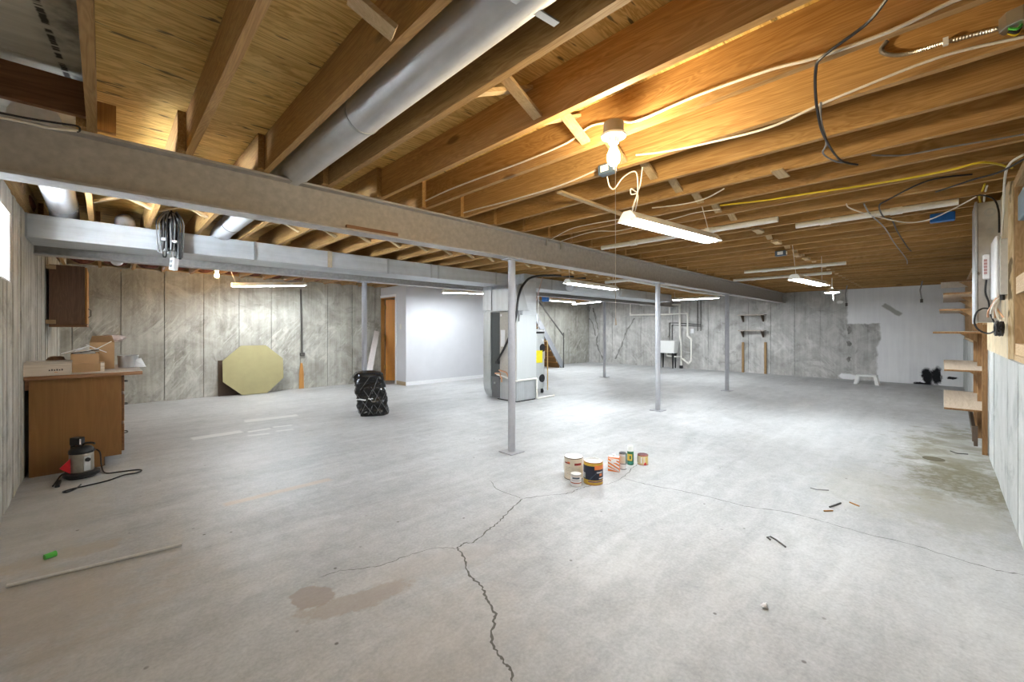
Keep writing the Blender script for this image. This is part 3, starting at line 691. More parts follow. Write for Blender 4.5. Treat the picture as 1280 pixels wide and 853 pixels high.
# return drop with its rounded heel
prof = [(FX0-.02, .30), (FX0-.02, 1.68), (FX0+.45, 1.68), (FX0+.45, .03), (FX0+.08, .03), (FX0+.04, .08), (FX0+.0, .17)]
obj('return_drop', MB().prism([(x, FY1+.26, z) for x, z in prof], (0, .22, 0)), M['galvz'], t, bevel=.004)
obj('return_seam', MB().box(FX0-.026, FY1+.258, .82, FX0+.3, FY1+.484, .835), M['galvz'], t)
obj('collar_neck', MB().box(FX0+.03, FY0+.48, 1.675, FX0+.43, FY1+.46, 1.73), M['galvz'], t)
# return box above, slanting hood and supply plenum
obj('return_box', MB().box(FX0-.02, FY1+.24, 1.72, FX0+.45, FY1+.49, DZ0-.001), M['galvz'], t, bevel=.003)
hp = [(FX0-.03, 1.72), (FX0-.03, 2.12), (FX0+.05, DZ0-.002), (FX0+.10, DZ0-.002), (FX0+.28, 1.72)]
obj('return_hood', MB().prism([(x, FY0-.03, z) for x, z in hp], (0, .68, 0)), M['galvz'], t, bevel=.003)
obj('hood_lip', MB().box(FX0-.06, FY0-.04, 1.70, FX0+.30, FY1+.20, 1.718), M['galvz'], t)
pl = [(FX0+.45, FY0, zt), (FX1, FY0, zt), (FX1, FY0+.30, DZ0-.001), (FX0+.25, FY0+.30, DZ0-.001)]
mb = MB(); z0p, z1p = zt+.001, DZ0-.001
bot = [(FX0+.16, FY0+.002), (FX1, FY0+.002), (FX1, FY1), (FX0+.16, FY1)]
mid = [(FX0+.16, FY0+.002), (FX1, FY0+.002), (FX1, FY1), (FX0+.16, FY1)]
top = [(FX0+.03, FY0+.002), (FX1, FY0+.002), (FX1, FY1+.3), (FX0+.03, FY1+.3)]
vs = [(x, y, zt+.001) for x, y in bot]+[(x, y, zt+.10) for x, y in mid]+[(x, y, 1.95) for x, y in mid]+[(x, y, DZ0-.001) for x, y in top]
fs = [(3, 2, 1, 0), (12, 13, 14, 15)]
for k in range(3):
    for i in range(4): fs.append((4*k+i, 4*k+(i+1) % 4, 4*k+4+(i+1) % 4, 4*k+4+i))
obj('supply_plenum', mb.add(vs, fs), M['galv'], t, bevel=.003)
obj('collar_duct', MB().box(FX0+.2, FY0+.004, DZ0, FX1, DY0-.012, 2.40), M['galv'], t, bevel=.003)
# refrigerant line, coil connection and drain
obj('line_set', MB().tube(spline([P(621, 452, x=FX0-.05), P(632, 432, x=FX0-.05), P(644, 400, x=FX0-.05), P(648, 372, y=FY0-.05), P(655, 355, y=FY0-.05), P(668, 346, y=FY0-.08), P(700, 345, y=FY0-.08), P(740, 349, y=FY0-.08)]), .022, 10), M['black'], t, True)
obj('valve_block', MB().obox(P(622, 453, x=FX0-.045), (.05, .09, .06)), M['black'], t, bevel=.006)
cp = obj('copper_elbow', MB().tube([P(619, 467, x=FX0-.04), P(625, 467, x=FX0-.04), P(627, 474, x=FX0-.04), P(627, 478, x=FX0-.04)], .017, 10), M['copper'], t, True)
obj('copper_elbow', MB().tube([P(624, 463, x=FX0-.05), P(633, 466, x=FX0-.05), P(636, 472, x=FX0-.05)], .016, 10), M['copper'], t, True)
q0 = P(647, 476, y=FY0-.04); q1 = P(670.5, 474, y=FY0-.04)
obj('drain_pipe', MB().tube([P(621, 468, x=FX0-.035), (FX0-.035, FY0-.04, q0.z-.01), (FX0+.02, FY0-.04, q0.z), (q1.x, FY0-.04, q0.z), (q1.x+.012, FY0-.04, q0.z-.02), (q1.x+.012, FY0-.04, .04), (q1.x+.03, FY0-.04, .022), (q1.x+.55, FY0-.02, .020)], .017, 10), M['pvc'], t, True)
obj('wire_conduit', MB().tube([P(648, 388, y=FY0-.02), P(649, 395, y=FY0-.02), P(648.5, 402, y=FY0-.02)], .014, 6), M['wire_g'], t, True)
# ------------------------------------------------------------------ water heater
wx, wy, wr_ = 6.60, 6.14, .25
t = thing('water_heater', (wx, wy, 0), 'tall grey cylindrical water heater with a yellow tag, beside the furnace', 'water heater')
obj('tank', MB().lathe([(wr_-.01, .10), (wr_, .12), (wr_, 1.28), (wr_-.015, 1.30)], (wx, wy, 0), 32), M['furn'], t, True)
obj('top_cap', MB().lathe([(wr_-.01, 1.30), (wr_+.004, 1.305), (wr_+.004, 1.335), (wr_-.03, 1.355), (.02, 1.362)], (wx, wy, 0), 32), M['white'], t, True)
obj('cap_gasket', MB().lathe([(wr_+.003, 1.265), (wr_+.006, 1.27), (wr_+.006, 1.30), (wr_+.003, 1.304)], (wx, wy, 0), 32), M['black'], t, True)
for i in range(4):
    a = i*math.pi/2+.6; obj('leg', MB().box(wx+.2*math.cos(a)-.02, wy+.2*math.sin(a)-.02, 0, wx+.2*math.cos(a)+.02, wy+.2*math.sin(a)+.02, .105), M['black'], t)
def on_tank(u, v, out=.004):
    q = ray(u, v); a = q[0]**2+q[1]**2; b = -2*(q[0]*wx+q[1]*wy); c = wx*wx+wy*wy-(wr_+out)**2; D = max(b*b-4*a*c, 0)
    s = (-b-math.sqrt(D))/(2*a); return Vector((q[0]*s, q[1]*s, CAMH+q[2]*s))
def plate(u, v, w, h, mat, name, out=.006, th=.010):
    p = on_tank(u, v, out); n = Vector((p.x-wx, p.y-wy, 0)).normalized(); sd = Vector((-n.y, n.x, 0))
    m3 = Matrix((sd, n, Vector((0, 0, 1)))).transposed(); obj(name, MB().obox(p, (w, th, h), m3), mat, t, bevel=.003)
def disc(u, v, r, mat, name):
    p = on_tank(u, v, 0); n = Vector((p.x-wx, p.y-wy, 0)).normalized(); obj(name, MB().cyl(p-n*.012, p+n*.012, r, n=18), mat, t, True)
plate(674, 446, .16, .26, M['yellow'], 'energy_tag'); plate(680, 444, .10, .16, M['beige'], 'rating_label')
disc(678, 435, .085, M['black'], 'element_cover'); disc(677.5, 473, .085, M['black'], 'element_cover'); disc(678, 425.5, .03, M['white'], 'knob')
disc(678, 489, .035, M['black'], 'drain_valve')
rv = P(684, 427, y=5.90)
obj('relief_pipe', MB().tube([(rv.x-.12, 5.94, rv.z), (rv.x, 5.90, rv.z+.01), (rv.x+.01, 5.90, rv.z-.05), (rv.x+.01, 5.90, .05)], .013, 10), M['brass'], t, True)
for dx in (-.08, .08): obj('water_pipe', MB().cyl((wx+dx, wy-.10, 1.352), (wx+dx, wy-.10, DZ0-.001), .012, n=10), M['steel'], t, True)
# ------------------------------------------------------------------ staircase at the back wall
sy0, sy1 = 9.35, YB-.03
a0 = P(704, 457, y=sy0); a1 = P(684, 419, y=sy0)
sl = (a1.z-a0.z)/(a1.x-a0.x)
t = thing('staircase', (a0.x, sy0, 0), 'basement staircase with grey stringer and dark pipe handrail', 'stairs')
n = 12; rise = ZS/(n+1); run = rise/abs(sl)
X0 = a0.x+.02
for yy in (sy0, sy1-.04):
    ex = X0-(ZS-.25)/abs(sl)
    obj('stringer', MB().prism([(X0+.03, yy, 0), (X0-.13, yy, 0), (ex-.13, yy, ZS-.27), (ex+.0, yy, ZS-.15), (X0+.03, yy, .14)], (0, .04, 0)), M['strgrey'], t)
for k in range(n):
    z = rise*(k+1); x = X0-.04-run*(k+.0)
    obj('tread', MB().box(x-run-.03, sy0+.041, z-.036, x, sy1-.041, z), M['jamb'], t, bevel=.004)
    obj('riser', MB().box(x-run, sy0+.041, z-.036-(rise-.04), x-run+.018, sy1-.041, z-.037), M['brownwood'], t)
rp = P(704.5, 416, y=sy0-.03); r2 = P(671, 374, y=sy0-.03)
obj('newel_post', MB().cyl((rp.x, sy0-.03, 0), (rp.x, sy0-.03, rp.z), .02, n=10), M['iron'], t, True)
obj('handrail', MB().cyl((rp.x, sy0-.03, P(704.5, 420, y=sy0-.03).z), (r2.x, sy0-.03, r2.z), .024, n=10), M['iron'], t, True)
# ------------------------------------------------------------------ laundry corner on the end wall
def W(u, v, d=.0): return P(u, v, x=XF-.02-d)
sA, sB = W(822, 428, .55), W(848, 440, .55)
yl, yr2 = W(820.5, 430, .40).y, W(848.9, 430, .03).y; zb, zt2 = P(835, 442, x=13.9).z, P(835, 426.5, x=13.9).z
t = thing('laundry_sink', (XF-.3, (yl+yr2)/2, 0), 'white plastic laundry tub on black legs', 'sink')
x0, x1 = XF-.41, XF-.03
def ring(x0, x1, y0, y1, z): return [(x0, y0, z), (x1, y0, z), (x1, y1, z), (x0, y1, z)]
vs = ring(x0+.05, x1-.02, yr2+.05, yl-.05, zb)+ring(x0, x1, yr2, yl, zt2)+ring(x0+.03, x1-.03, yr2+.03, yl-.03, zt2)+ring(x0+.07, x1-.05, yr2+.07, yl-.07, zb+.03)
fs = [(3, 2, 1, 0), (12, 13, 14, 15)]
for k in range(3):
    for i in range(4): fs.append((4*k+i, 4*k+(i+1) % 4, 4*k+4+(i+1) % 4, 4*k+4+i))
obj('basin', MB().add(vs, fs), M['enamel'], t, bevel=.006)
for xx in (x0+.09, x1-.09):
    for yy in (yr2+.10, yl-.10): obj('leg', MB().cyl((xx, yy, zb+.005), (xx, yy, 0), .045, .022, n=10), M['black'], t, True)
obj('faucet', MB().tube(spline([(x1-.04, (yl+yr2)/2, zt2), (x1-.05, (yl+yr2)/2, zt2+.13), (x1-.14, (yl+yr2)/2, zt2+.16), (x1-.22, (yl+yr2)/2, zt2+.11)]), .012, 8), M['steel'], t, True)
obj('trap', MB().tube([(XF-.3, (yl+yr2)/2, zb), (XF-.3, (yl+yr2)/2, zb-.10), (XF-.3, W(846, 443, .28).y, zb-.12), (XF-.09, W(851, 443, .06).y, zb-.12)], .022, 10), M['pvc'], t, True)
def pipe(name, pts, r, mat, label, cat='pipe', group=None, joints=True):
    t = thing(name, Vector(pts[-1]), label, cat, group)
    obj('pipe', MB().tube(pts, r, 10), M[mat], t, True)
    if joints:
        for p, a, b in zip(pts[1:-1], pts[:-2], pts[2:]):
            p = Vector(p); d0 = (Vector(a)-p).normalized(); d1 = (Vector(b)-p).normalized()
            if d0.dot(d1) > -.9: obj('elbow', MB().tube([p+d0*r*2.6, p, p+d1*r*2.6], r*1.28, 10), M[mat], t, True)
    return t
w = lambda u, v: W(u, v, .06)
w0 = lambda u, v: W(u, v, .010)
pipe('drain_stack', [w(800, 381), w(850, 381), w(849.5, 384), w(850, 420), w(851.5, 430), w(851.5, 459)], .034, 'pvc', 'white plastic drain stack beside the laundry tub')
obj_t = bpy.data.objects
pb = obj('floor_flange', MB().cyl((w(851.5, 459).x, w(851.5, 459).y, 0), (w(851.5, 459).x, w(851.5, 459).y, .10), .06, n=14), M['black'], smooth=True); tag(pb, 'black pipe flange at the foot of the white drain stack', 'pipe flange')
w2 = lambda u, v: W(u, v, .14)
pipe('vent_line', [w2(788, 370), w2(788, 394), w2(837, 393), w2(859.5, 392), w2(859.5, 420), w2(864, 424), w2(864, 451), w2(861, 455), w2(857, 452), w2(854, 449), w(851.5, 449)], .030, 'pvc', 'white plastic vent line bent into a trap at its foot')
pipe('drop_pipe', [w2(837, 372), w2(837, 394)], .030, 'pvc', 'short vertical white pipe dropping onto the vent line', joints=False)
for u, l in ((872, 'thin dark supply pipe on the end wall beside the white switch box'), (876, 'thin dark supply pipe farthest from the laundry tub')):
    pipe('supply_pipe', [w0(u, 374), w0(u, 402), w0(u, 414)], .012, 'iron', l, joints=False)
    obj
pipe('water_pipe', [w0(876, 406), w0(845, 404), w0(837, 404), w0(837, 425)], .014, 'iron', 'dark horizontal water pipe above the laundry tub')
pipe('water_pipe', [w0(876, 408), w0(848, 407), w0(840, 407), w0(840, 425)], .014, 'iron', 'second dark water pipe running just below the first above the tub')
sb = obj('switch_box', MB().obox(W(865.5, 414, .03), (.05, .11, .16)), M['white'], bevel=.006); tag(sb, 'small white electrical box on the end wall beside the vent line', 'switch box')
# two small shelves on the end wall
t = thing('wall_shelf', W(940, 430), 'two small plank shelves on wall brackets with tall wooden uprights', 'shelf')
for v, n_ in ((393.5, .03), (413, .03)):
    q0, q1 = W(922, v, .26), W(958, v, 0); z = W(940, v, .15).z
    obj('shelf_board', MB().box(XF-.32, q1.y, z-.025, XF-.02, W(926, v).y, z), M['counter'], t)
    for u in (930, 955):
        yy = W(u, v).y; obj('bracket', MB().prism([(XF-.021, yy, z-.026), (XF-.26, yy, z-.026), (XF-.24, yy, z-.06), (XF-.06, yy, z-.22), (XF-.021, yy, z-.22)], (0, .03, 0)), M['brown'], t)
for u in (929, 957): obj('upright', MB().box(XF-.06, W(u, 450).y-.03, 0, XF-.021, W(u, 450).y+.03, W(u, 428).z), M['batten'], t)
# white step stool
q0, q1 = P(1069, 480, z=0), P(1097, 482, z=0)
cx_, cy_ = (q0.x+q1.x)/2+.12, (q0.y+q1.y)/2
t = thing('step_stool', (cx_, cy_, 0), 'low white plastic step stool in front of the end wall', 'stool')
sh = .235
obj('seat', MB().box(cx_-.14, cy_-.20, sh-.045, cx_+.14, cy_+.20, sh), M['enamel'], t, bevel=.012)
for sx_ in (-1, 1):
    for sy_ in (-1, 1):
        a = Vector((cx_+sx_*.11, cy_+sy_*.165, sh-.04)); b = Vector((cx_+sx_*.135, cy_+sy_*.205, 0))
        mb = MB(); r0_, r1_ = .032, .036
        vs = [a+Vector((i*r0_, j*r0_, 0)) for i, j in ((-1, -1), (1, -1), (1, 1), (-1, 1))]+[b+Vector((i*r1_, j*r1_, 0)) for i, j in ((-1, -1), (1, -1), (1, 1), (-1, 1))]
        mb.add(vs, [(0, 1, 2, 3), (7, 6, 5, 4)]+[(i, 4+i, 4+(i+1) % 4, (i+1) % 4) for i in range(4)]); obj('leg', mb, M['enamel'], t)
# ------------------------------------------------------------------ shelves and electrics on the right wall
t = thing('shelf_unit', (7.6, YR, 0), 'tall wooden wall shelves with plywood boards on bracketed uprights', 'shelf')
SX0, SX1 = 6.76, 8.95
ups = (6.77, 7.65, 8.60)
for xx in ups: obj('upright', MB().box(xx, YR+.016, .0 if xx < 7 else .02, xx+.042, YR+.056, 2.36 if xx > 7 else 1.40), M['upright'], t)
near_y = P(1180, 508, x=SX0).y
for v, vf, xa, xb, ya in ((511, 478, 6.80, 8.75, P(1180, 508, x=6.8).y), (462.5, 448, 6.80, 8.9, P(1180, 463, x=6.8).y), (415, 414, 6.80, 9.0, P(1166, 414, x=6.8).y),
                      (386, 388, 7.66, 9.1, P(1174, 387, x=7.66).y), (365.5, 379, 7.0, 9.1, P(1179, 365, x=7.0).y), (350, 355, 8.55, 9.8, P(1176, 352, x=8.55).y)):
    z = P(1200, v, x=xa).z
    obj('shelf_board', MB().box(xa, YR+.017, z-.02, xb, ya, z), M['shelf'], t, bevel=.002)
    obj('board_edge', MB().box(xa-.004, YR+.017, z-.021, xa-.0003, ya, z-.001), M['upright'], t)
    for xx in ups:
        if xx < max(xa-.1, 7): continue
        obj('bracket', MB().prism([(xx+.043, YR+.016, z-.021), (xx+.043, min(ya-.06, YR+.20), z-.021), (xx+.043, min(ya-.08, YR+.18), z-.035), (xx+.043, YR+.07, z-.12), (xx+.043, YR+.016, z-.16)], (.02, 0, 0)), M['board_z'], t)
obj('foot_brace', MB().bar((6.80, YR+.10, .12), (8.4, YR+.10, .30), .03, .09), M['brown'], t)
obj('cleat', MB().box(6.72, YR+.088, .14, 6.80, YR+.13, .30), M['brown'], t)
# tall galvanised panel, meter box, power strip
EX = 5.20
z0e, z1e = P(1233, 403, x=EX).z, P(1233, 252, x=EX).z
z1e = min(z1e, 2.40)
ye = P(1219, 300, x=EX).y
t = thing('breaker_panel', (EX+.2, YR, z0e), 'tall galvanised electrical panel with round knockouts on plywood', 'electrical panel')
obj('enclosure', MB().box(EX, YR+.013, z0e, EX+.40, ye-.012, z1e), M['steel'], t, bevel=.004)
obj('cover', MB().box(EX-.012, ye-.012, z0e-.01, EX+.415, ye+.003, z1e+.01), M['galvz'], t, bevel=.002)
for z, r in ((z1e-.09, .035), (z1e-.24, .022)):
    yy = (YR+ye)/2
    obj('knockout', MB().cyl((EX-.003, yy, z), (EX+.002, yy, z), r, n=18), M['galvz'], t, True); obj('knockout', MB().cyl((EX-.005, yy, z), (EX+.002, yy, z), r*.55, n=18), M['steel'], t, True)
BX = 4.72
t = thing('meter_box', (BX+.2, YR, 1.6), 'light grey utility box with a deep cover beside the tall metal panel', 'electrical box')
ya_, yb_ = max(P(1262, 330, x=BX).y, YR+.002), P(1250, 330, x=BX).y; zlo, zhi = P(1256, 368, x=BX).z, P(1256, 298, x=BX).z
obj('enclosure', MB().box(BX, ya_, zlo, BX+.40, yb_, zhi), M['beige'], t, bevel=.004)
obj('cover', MB().box(BX+.03, yb_+.0005, zlo-.02, BX+.44, yb_+.022, zhi+.03), M['white'], t, bevel=.008)
obj('gland', MB().cyl((BX+.06, ya_+.03, zlo-.04), (BX+.06, ya_+.03, zlo), .012, n=10), M['black'], t, True)
t = thing('power_strip', (EX-.05, YR+.1, 1.62), 'white power strip with sockets fixed to the tall metal panel', 'power strip')
p0 = P(1233.5, 318, x=EX-.05); p1 = P(1233.5, 349, x=EX-.05)
obj('body', MB().box(EX-.046, p0.y-.022, p1.z, EX-.006, p0.y+.022, p0.z), M['white'], t, bevel=.008)
for k in range(5):
    z = p1.z+.05+k*(p0.z-p1.z-.10)/4; obj('socket', MB().box(EX-.0495, p0.y-.002, z-.010, EX-.0455, p0.y+.016, z+.010), M['red'] if k == 9 else plain('socket_face', (.45, .25, .25), .5), t)
obj('cord', MB().tube(spline([P(1233, 350, x=EX-.04), P(1232, 366, x=EX-.04), P(1236, 378, x=EX-.04), P(1237, 389, x=EX-.04), P(1242, 402, x=EX-.1), P(1246, 408, x=4.9)]), .006, 6), M['black'], t, True)
t = thing('cable_coil', P(1251, 411, x=4.8), 'tangled black cable coil hanging on the plywood under the utility box', 'cable')
c0 = P(1252, 411, x=4.75); pts = []
for i in range(130):
    a = i*.55; pts.append(c0+Vector((.10*math.cos(a)*random.uniform(.6, 1.1), .012+.018*math.sin(a*.37), .05*math.sin(a)*random.uniform(.6, 1.1))))
pts = [Vector((p.x, max(p.y, YR+.02), p.z)) for p in pts]
obj('coil', MB().tube(pts, .006, 5), M['black'], t, True)
obj('lead', MB().tube(spline([P(1237, 386, x=EX-.1), P(1228, 386, x=EX-.1), P(1220, 392, x=EX-.1), P(1218, 404, x=EX-.1), P(1224, 413, x=EX-.1), P(1236, 417, x=EX-.15), P(1246, 412, x=4.85)]), .007, 6), M['black'], t, True)
t = thing('loose_wires', P(1248, 390, x=4.8), 'bunch of white and brown wires hanging below the utility box', 'cable')
for k in range(7):
    a = P(1249+random.uniform(-3, 4), 370, x=4.8); b = P(1235+k*3.2, 398+random.uniform(-6, 6), x=4.85)
    a.y = max(a.y, YR+.02); b.y = max(b.y, YR+.02); m2 = (a+b)/2+Vector((random.uniform(-.08, .08), .02, random.uniform(-.03, .03)))
    obj('wire', MB().tube(spline([a, m2, b]), .006, 5), M['wire_w'] if k % 3 else M['copper'], t, True)
# duct boot in the open stud bay
db = obj('duct_boot', MB().box(4.32, YR-.13, 2.12, 4.661, YR-.02, 2.30), plain('pale_blue_wrap', (.30, .40, .48), .5), bevel=.006); tag(db, 'pale blue wrapped block wedged between studs high on the right wall', 'duct boot')
# ------------------------------------------------------------------ workbench and wall cabinet at the left
BY0, BY1 = 5.78, 6.96
bx1 = P(152, 520, y=BY0).x; ztop = P(100, 465, y=BY0-.03).z
ztop = .925
t = thing('workbench', (-.2, BY0, 0), 'brown panelled workbench with a worn plywood top', 'workbench')
obj('side_panel', MB().prism([(P(36, 500, y=BY0).x, BY0, 0), (bx1-.13, BY0, 0), (bx1-.13, BY0, .09), (bx1, BY0, .09), (bx1, BY0, ztop-.035), (P(36, 500, y=BY0).x, BY0, ztop-.035)], (0, .02, 0)), M['brownwood'], t)
obj('rear_panel', MB().box(-.50, BY1-.03, 0, bx1, BY1-.01, ztop-.035), M['brownwood'], t)
obj('back_post', MB().box(XL+.018, BY0+.015, ztop-.13, P(36, 500, y=BY0).x-.002, BY0+.05, ztop-.035), M['edgewood'], t)
obj('toe_board', MB().box(bx1-.14, BY0+.021, 0, bx1-.12, BY1-.03, .10), M['brown'], t)
xr = P(178, 465, y=BY0-.04).x
obj('bench_top', MB().box(XL+.018, BY0-.045, ztop-.033, xr, BY1+.02, ztop), M['counter'], t)
obj('top_edging', MB().box(XL+.018, BY0-.057, ztop-.036, xr, BY0-.0455, ztop-.002), M['edgewood'], t)
for k, (a, b) in enumerate(((.72, .88), (.42, .70), (.12, .40))):
    d = obj('drawer_front', MB().box(bx1+.001, BY0+.03, a, bx1+.022, BY0+.58, b-.01), M['edgewood'], t, bevel=.003)
    obj('handle', MB().tube(spline([(bx1+.022, BY0+.24, (a+b)/2), (bx1+.05, BY0+.26, (a+b)/2), (bx1+.05, BY0+.34, (a+b)/2), (bx1+.022, BY0+.36, (a+b)/2)]), .006, 6), M['iron'], d, True)
obj('cabinet_door', MB().box(bx1+.001, BY0+.60, .12, bx1+.022, BY1-.04, .87), M['edgewood'], t, bevel=.003)
obj('carcass', MB().box(bx1-.03, BY0+.02, .10, bx1, BY1-.03, ztop-.04), M['brown'], t)
# cabinet hung on the wall
CY = 7.80
ca, cb = P(62, 370, y=CY), P(106, 370, y=CY); zc0, zc1 = P(84, 406, y=CY).z, P(84, 332, y=CY).z
t = thing('wall_cabinet', (-.35, CY, zc0), 'dark brown wall cabinet hung on cleats above the workbench', 'cabinet')
obj('carcass', MB().box(XL+.04, CY, zc0, cb.x, CY+.85, zc1), M['cabwood'], t)
obj('cabinet_door', MB().box(cb.x+.001, CY+.005, zc0+.01, cb.x+.022, CY+.42, zc1-.01), M['jamb'], t, bevel=.003)
obj('cabinet_door', MB().box(cb.x+.001, CY+.43, zc0+.01, cb.x+.022, CY+.845, zc1-.01), M['jamb'], t, bevel=.003)
obj('handle', MB().tube([(cb.x+.022, CY+.40, zc0+.10), (cb.x+.05, CY+.40, zc0+.12), (cb.x+.05, CY+.40, zc0+.20), (cb.x+.022, CY+.40, zc0+.22)], .006, 6), M['iron'], t, True)
for z in (zc0+.01, zc1-.06): obj('cleat', MB().box(XL+.013, CY-.03, z, XL+.10, CY+.05 if 0 else CY-.001, z+.05), M['board_x'], t)
obj('bottom_rail', MB().box(XL+.04, CY-.012, zc0-.03, cb.x+.02, CY+.85, zc0-.001), M['edgewood'], t)
# things on the bench
def bp(u, v): return P(u, v, z=ztop)
a, b = bp(30, 470), bp(90, 466)
a.y = b.y = BY0-.02
t = thing('wooden_box', (a.x, a.y, ztop), 'long pale wooden crate with dark stencilled lettering on the bench', 'box')
bh = .125
obj('box_front', MB().box(a.x, a.y, ztop, b.x, a.y+.012, ztop+bh-.022), M['palebox'], t)
obj('box_body', MB().box(a.x, a.y+.013, ztop, b.x, a.y+.26, ztop+bh-.023), M['palebox'], t)
obj('box_lid', MB().box(a.x-.004, a.y-.004, ztop+bh-.0215, b.x+.004, a.y+.265, ztop+bh), M['counter'], t)
mid_ = a.lerp(b, .68)
for k in range(6): obj('stencil_letter', MB().box(mid_.x-.045+k*.016, a.y-.0012, ztop+.04, mid_.x-.045+k*.016+.010, a.y-.0002, ztop+.052+.004*(k % 2)), M['iron'], t)
obj('stencil_letter', MB().box(mid_.x-.01, a.y-.0012, ztop+.022, mid_.x+.012, a.y-.0002, ztop+.030), M['copper'], t)
def open_box(name, x0, y0, x1, y1, z, h, mat, label, flaps=()):
    t = thing(name, ((x0+x1)/2, (y0+y1)/2, z), label, 'box'); th = .006
    obj('front_wall', MB().box(x0, y0, z, x1, y0+th, z+h), mat, t); obj('back_wall', MB().box(x0, y1-th, z, x1, y1, z+h), mat, t)
    obj('side_wall', MB().box(x0, y0+th, z, x0+th, y1-th, z+h), mat, t); obj('side_wall', MB().box(x1-th, y0+th, z, x1, y1-th, z+h), mat, t)
    obj('bottom', MB().box(x0+th, y0+th, z, x1-th, y1-th, z+th), mat, t)
    for pts in flaps: obj('flap', MB().prism(pts, (0, .004, .002)), mat, t)
    return t
yc = BY0+.18
c0, c1 = P(90, 450, y=yc), P(122, 450, y=yc)
bb_ = thing('tray_box', ((c0.x+c1.x)/2, yc, ztop), 'low wooden tray under the small cardboard box on the bench', 'box')
obj('tray', MB().box(c0.x+.0, yc, ztop, c1.x+.02, yc+.22, ztop+.085), M['cardb'], bb_); obj('tray_end', MB().box(c1.x+.021, yc, ztop, c1.x+.05, yc+.22, ztop+.082), M['palebox'], bb_)
open_box('cardboard_box', c0.x-.01, yc-.01, c1.x+.01, yc+.20, ztop+.087, .095, M['cardb'], 'small open cardboard box filled with odds and ends, on the tray')
yc2 = BY0+.48
d0, d1 = P(112, 440, y=yc2), P(143, 440, y=yc2)
zh = P(140, 428, y=yc2).z-ztop
open_box('cardboard_box', d0.x, yc2, d1.x, yc2+.28, ztop, zh, M['cardb'], 'tall open cardboard box with flaps beside the metal pot', [[(d0.x, yc2, ztop+zh), (d1.x, yc2, ztop+zh), (d1.x-.02, yc2-.10, ztop+zh+.07), (d0.x+.02, yc2-.10, ztop+zh+.07)]])
random.seed(3)
def clutter(lab, name, cat, mb, mat): o = obj(name, mb, mat, smooth=True); tag(o, lab, cat); return o
zz = ztop+.17
for k, (mat, lab, dxx, L, ang, tilt) in enumerate((('white', 'white paint stirrer poking out of the small cardboard box', .02, .20, .5, .35), ('palebox', 'pale wood slat lying across the small cardboard box', .06, .22, .25, .2),
        ('black', 'black strip of tubing in the small cardboard box', .09, .20, .1, .15), ('white', 'white folded paper strip hanging over the cardboard box corner', .17, .17, -.9, -.5), ('offwhite', 'cream plastic trim piece sticking up from the cardboard boxes', .20, .20, .6, .6),
        ('steel', 'small steel bracket lying on top of the small cardboard box', .12, .14, 1.1, .1))):
    ang = (.10, -.08, .06, -.10, .08, .0)[k]; m3 = Matrix.Rotation(ang, 3, 'Z')@Matrix.Rotation(-tilt, 3, 'Y'); cxx = c0.x+dxx
    clutter(lab, 'scrap_strip', 'scrap', MB().obox((cxx, yc+.012+.018*k, zz+.018+L/2*math.sin(abs(tilt))), (L, .016, .007), m3), M[mat])
def blob(c, r, n=3, sq=(1, 1, 1), amp=.25, seed=0):
    rr = random.Random(seed); bm = bmesh.new(); bmesh.ops.create_icosphere(bm, subdivisions=n, radius=1)
    ph = [Vector((rr.uniform(-3, 3), rr.uniform(-3, 3), rr.uniform(-3, 3))) for _ in range(7)]
    vs = []
    for v in bm.verts:
        p = v.co; d = 1+amp*sum(math.sin(p.dot(q)*1.7+i) for i, q in enumerate(ph))/4
        vs.append(Vector(c)+Vector((p.x*sq[0], p.y*sq[1], p.z*sq[2]))*d*r)
    fs = [tuple(v.index for v in f.verts) for f in bm.faces]; bm.free(); return MB().add(vs, fs)
clutter('crumpled white and grey rag in the small cardboard box', 'rag', 'rag', blob((c0.x+.08, yc+.157, zz+.012), .05, 3, (1.5, .5, .95), .3, 4), M['white'])
clutter('black rubber lump in the small cardboard box', 'rubber_lump', 'rubber', blob((c0.x+.135, yc+.075, zz-.026), .036, 3, (1.1, 1.0, .9), .12, 9), M['black'])
clutter('brown leather scrap behind the small cardboard box', 'leather_scrap', 'scrap', blob((c0.x-.115, yc+.13, ztop+.085), .08, 3, (.9, .7, 1), .2, 5), M['cabwood'])
clutter('pink crumpled plastic in the tall cardboard box', 'plastic_wrap', 'plastic', blob(((d0.x+d1.x)/2+.06, yc2+.14, ztop+zh+.040), .08, 3, (1.5, 1, .5), .3, 8), plain('pink_film', (.62, .48, .42), .4))
g0 = P(66, 445, y=BY0+.42)
for k, (dx, h, lab) in enumerate(((0, .09, 'small brown wood block behind the pale crate'), (.05, .12, 'dark upright wood block behind the pale crate'), (.12, .07, 'flat wood offcut beside the block behind the pale crate'))):
    clutter(lab, 'wood_block', 'wood', MB().box(g0.x+dx, BY0+.40, ztop, g0.x+dx+.042, BY0+.46, ztop+h), M['edgewood' if k == 1 else 'jamb'])
pc = P(155, 448, y=BY0+.55); pc.x += .035
t = thing('metal_pot', (pc.x, BY0+.6, ztop), 'round galvanised metal pot with a folded paper leaning on it', 'pot')
obj('pot', MB().lathe([(.075, 0), (.085, .005), (.09, .125), (.094, .13), (.09, .135), (.084, .12), (.075, .012)], (pc.x, BY0+.62, ztop), 24), M['galvz'], t, True)
obj('paper', MB().prism([(pc.x+.05, BY0+.55, ztop), (pc.x+.15, BY0+.52, ztop), (pc.x+.11, BY0+.58, ztop+.10), (pc.x+.04, BY0+.56, ztop+.09)], (0, .003, .001)), M['white'], t)
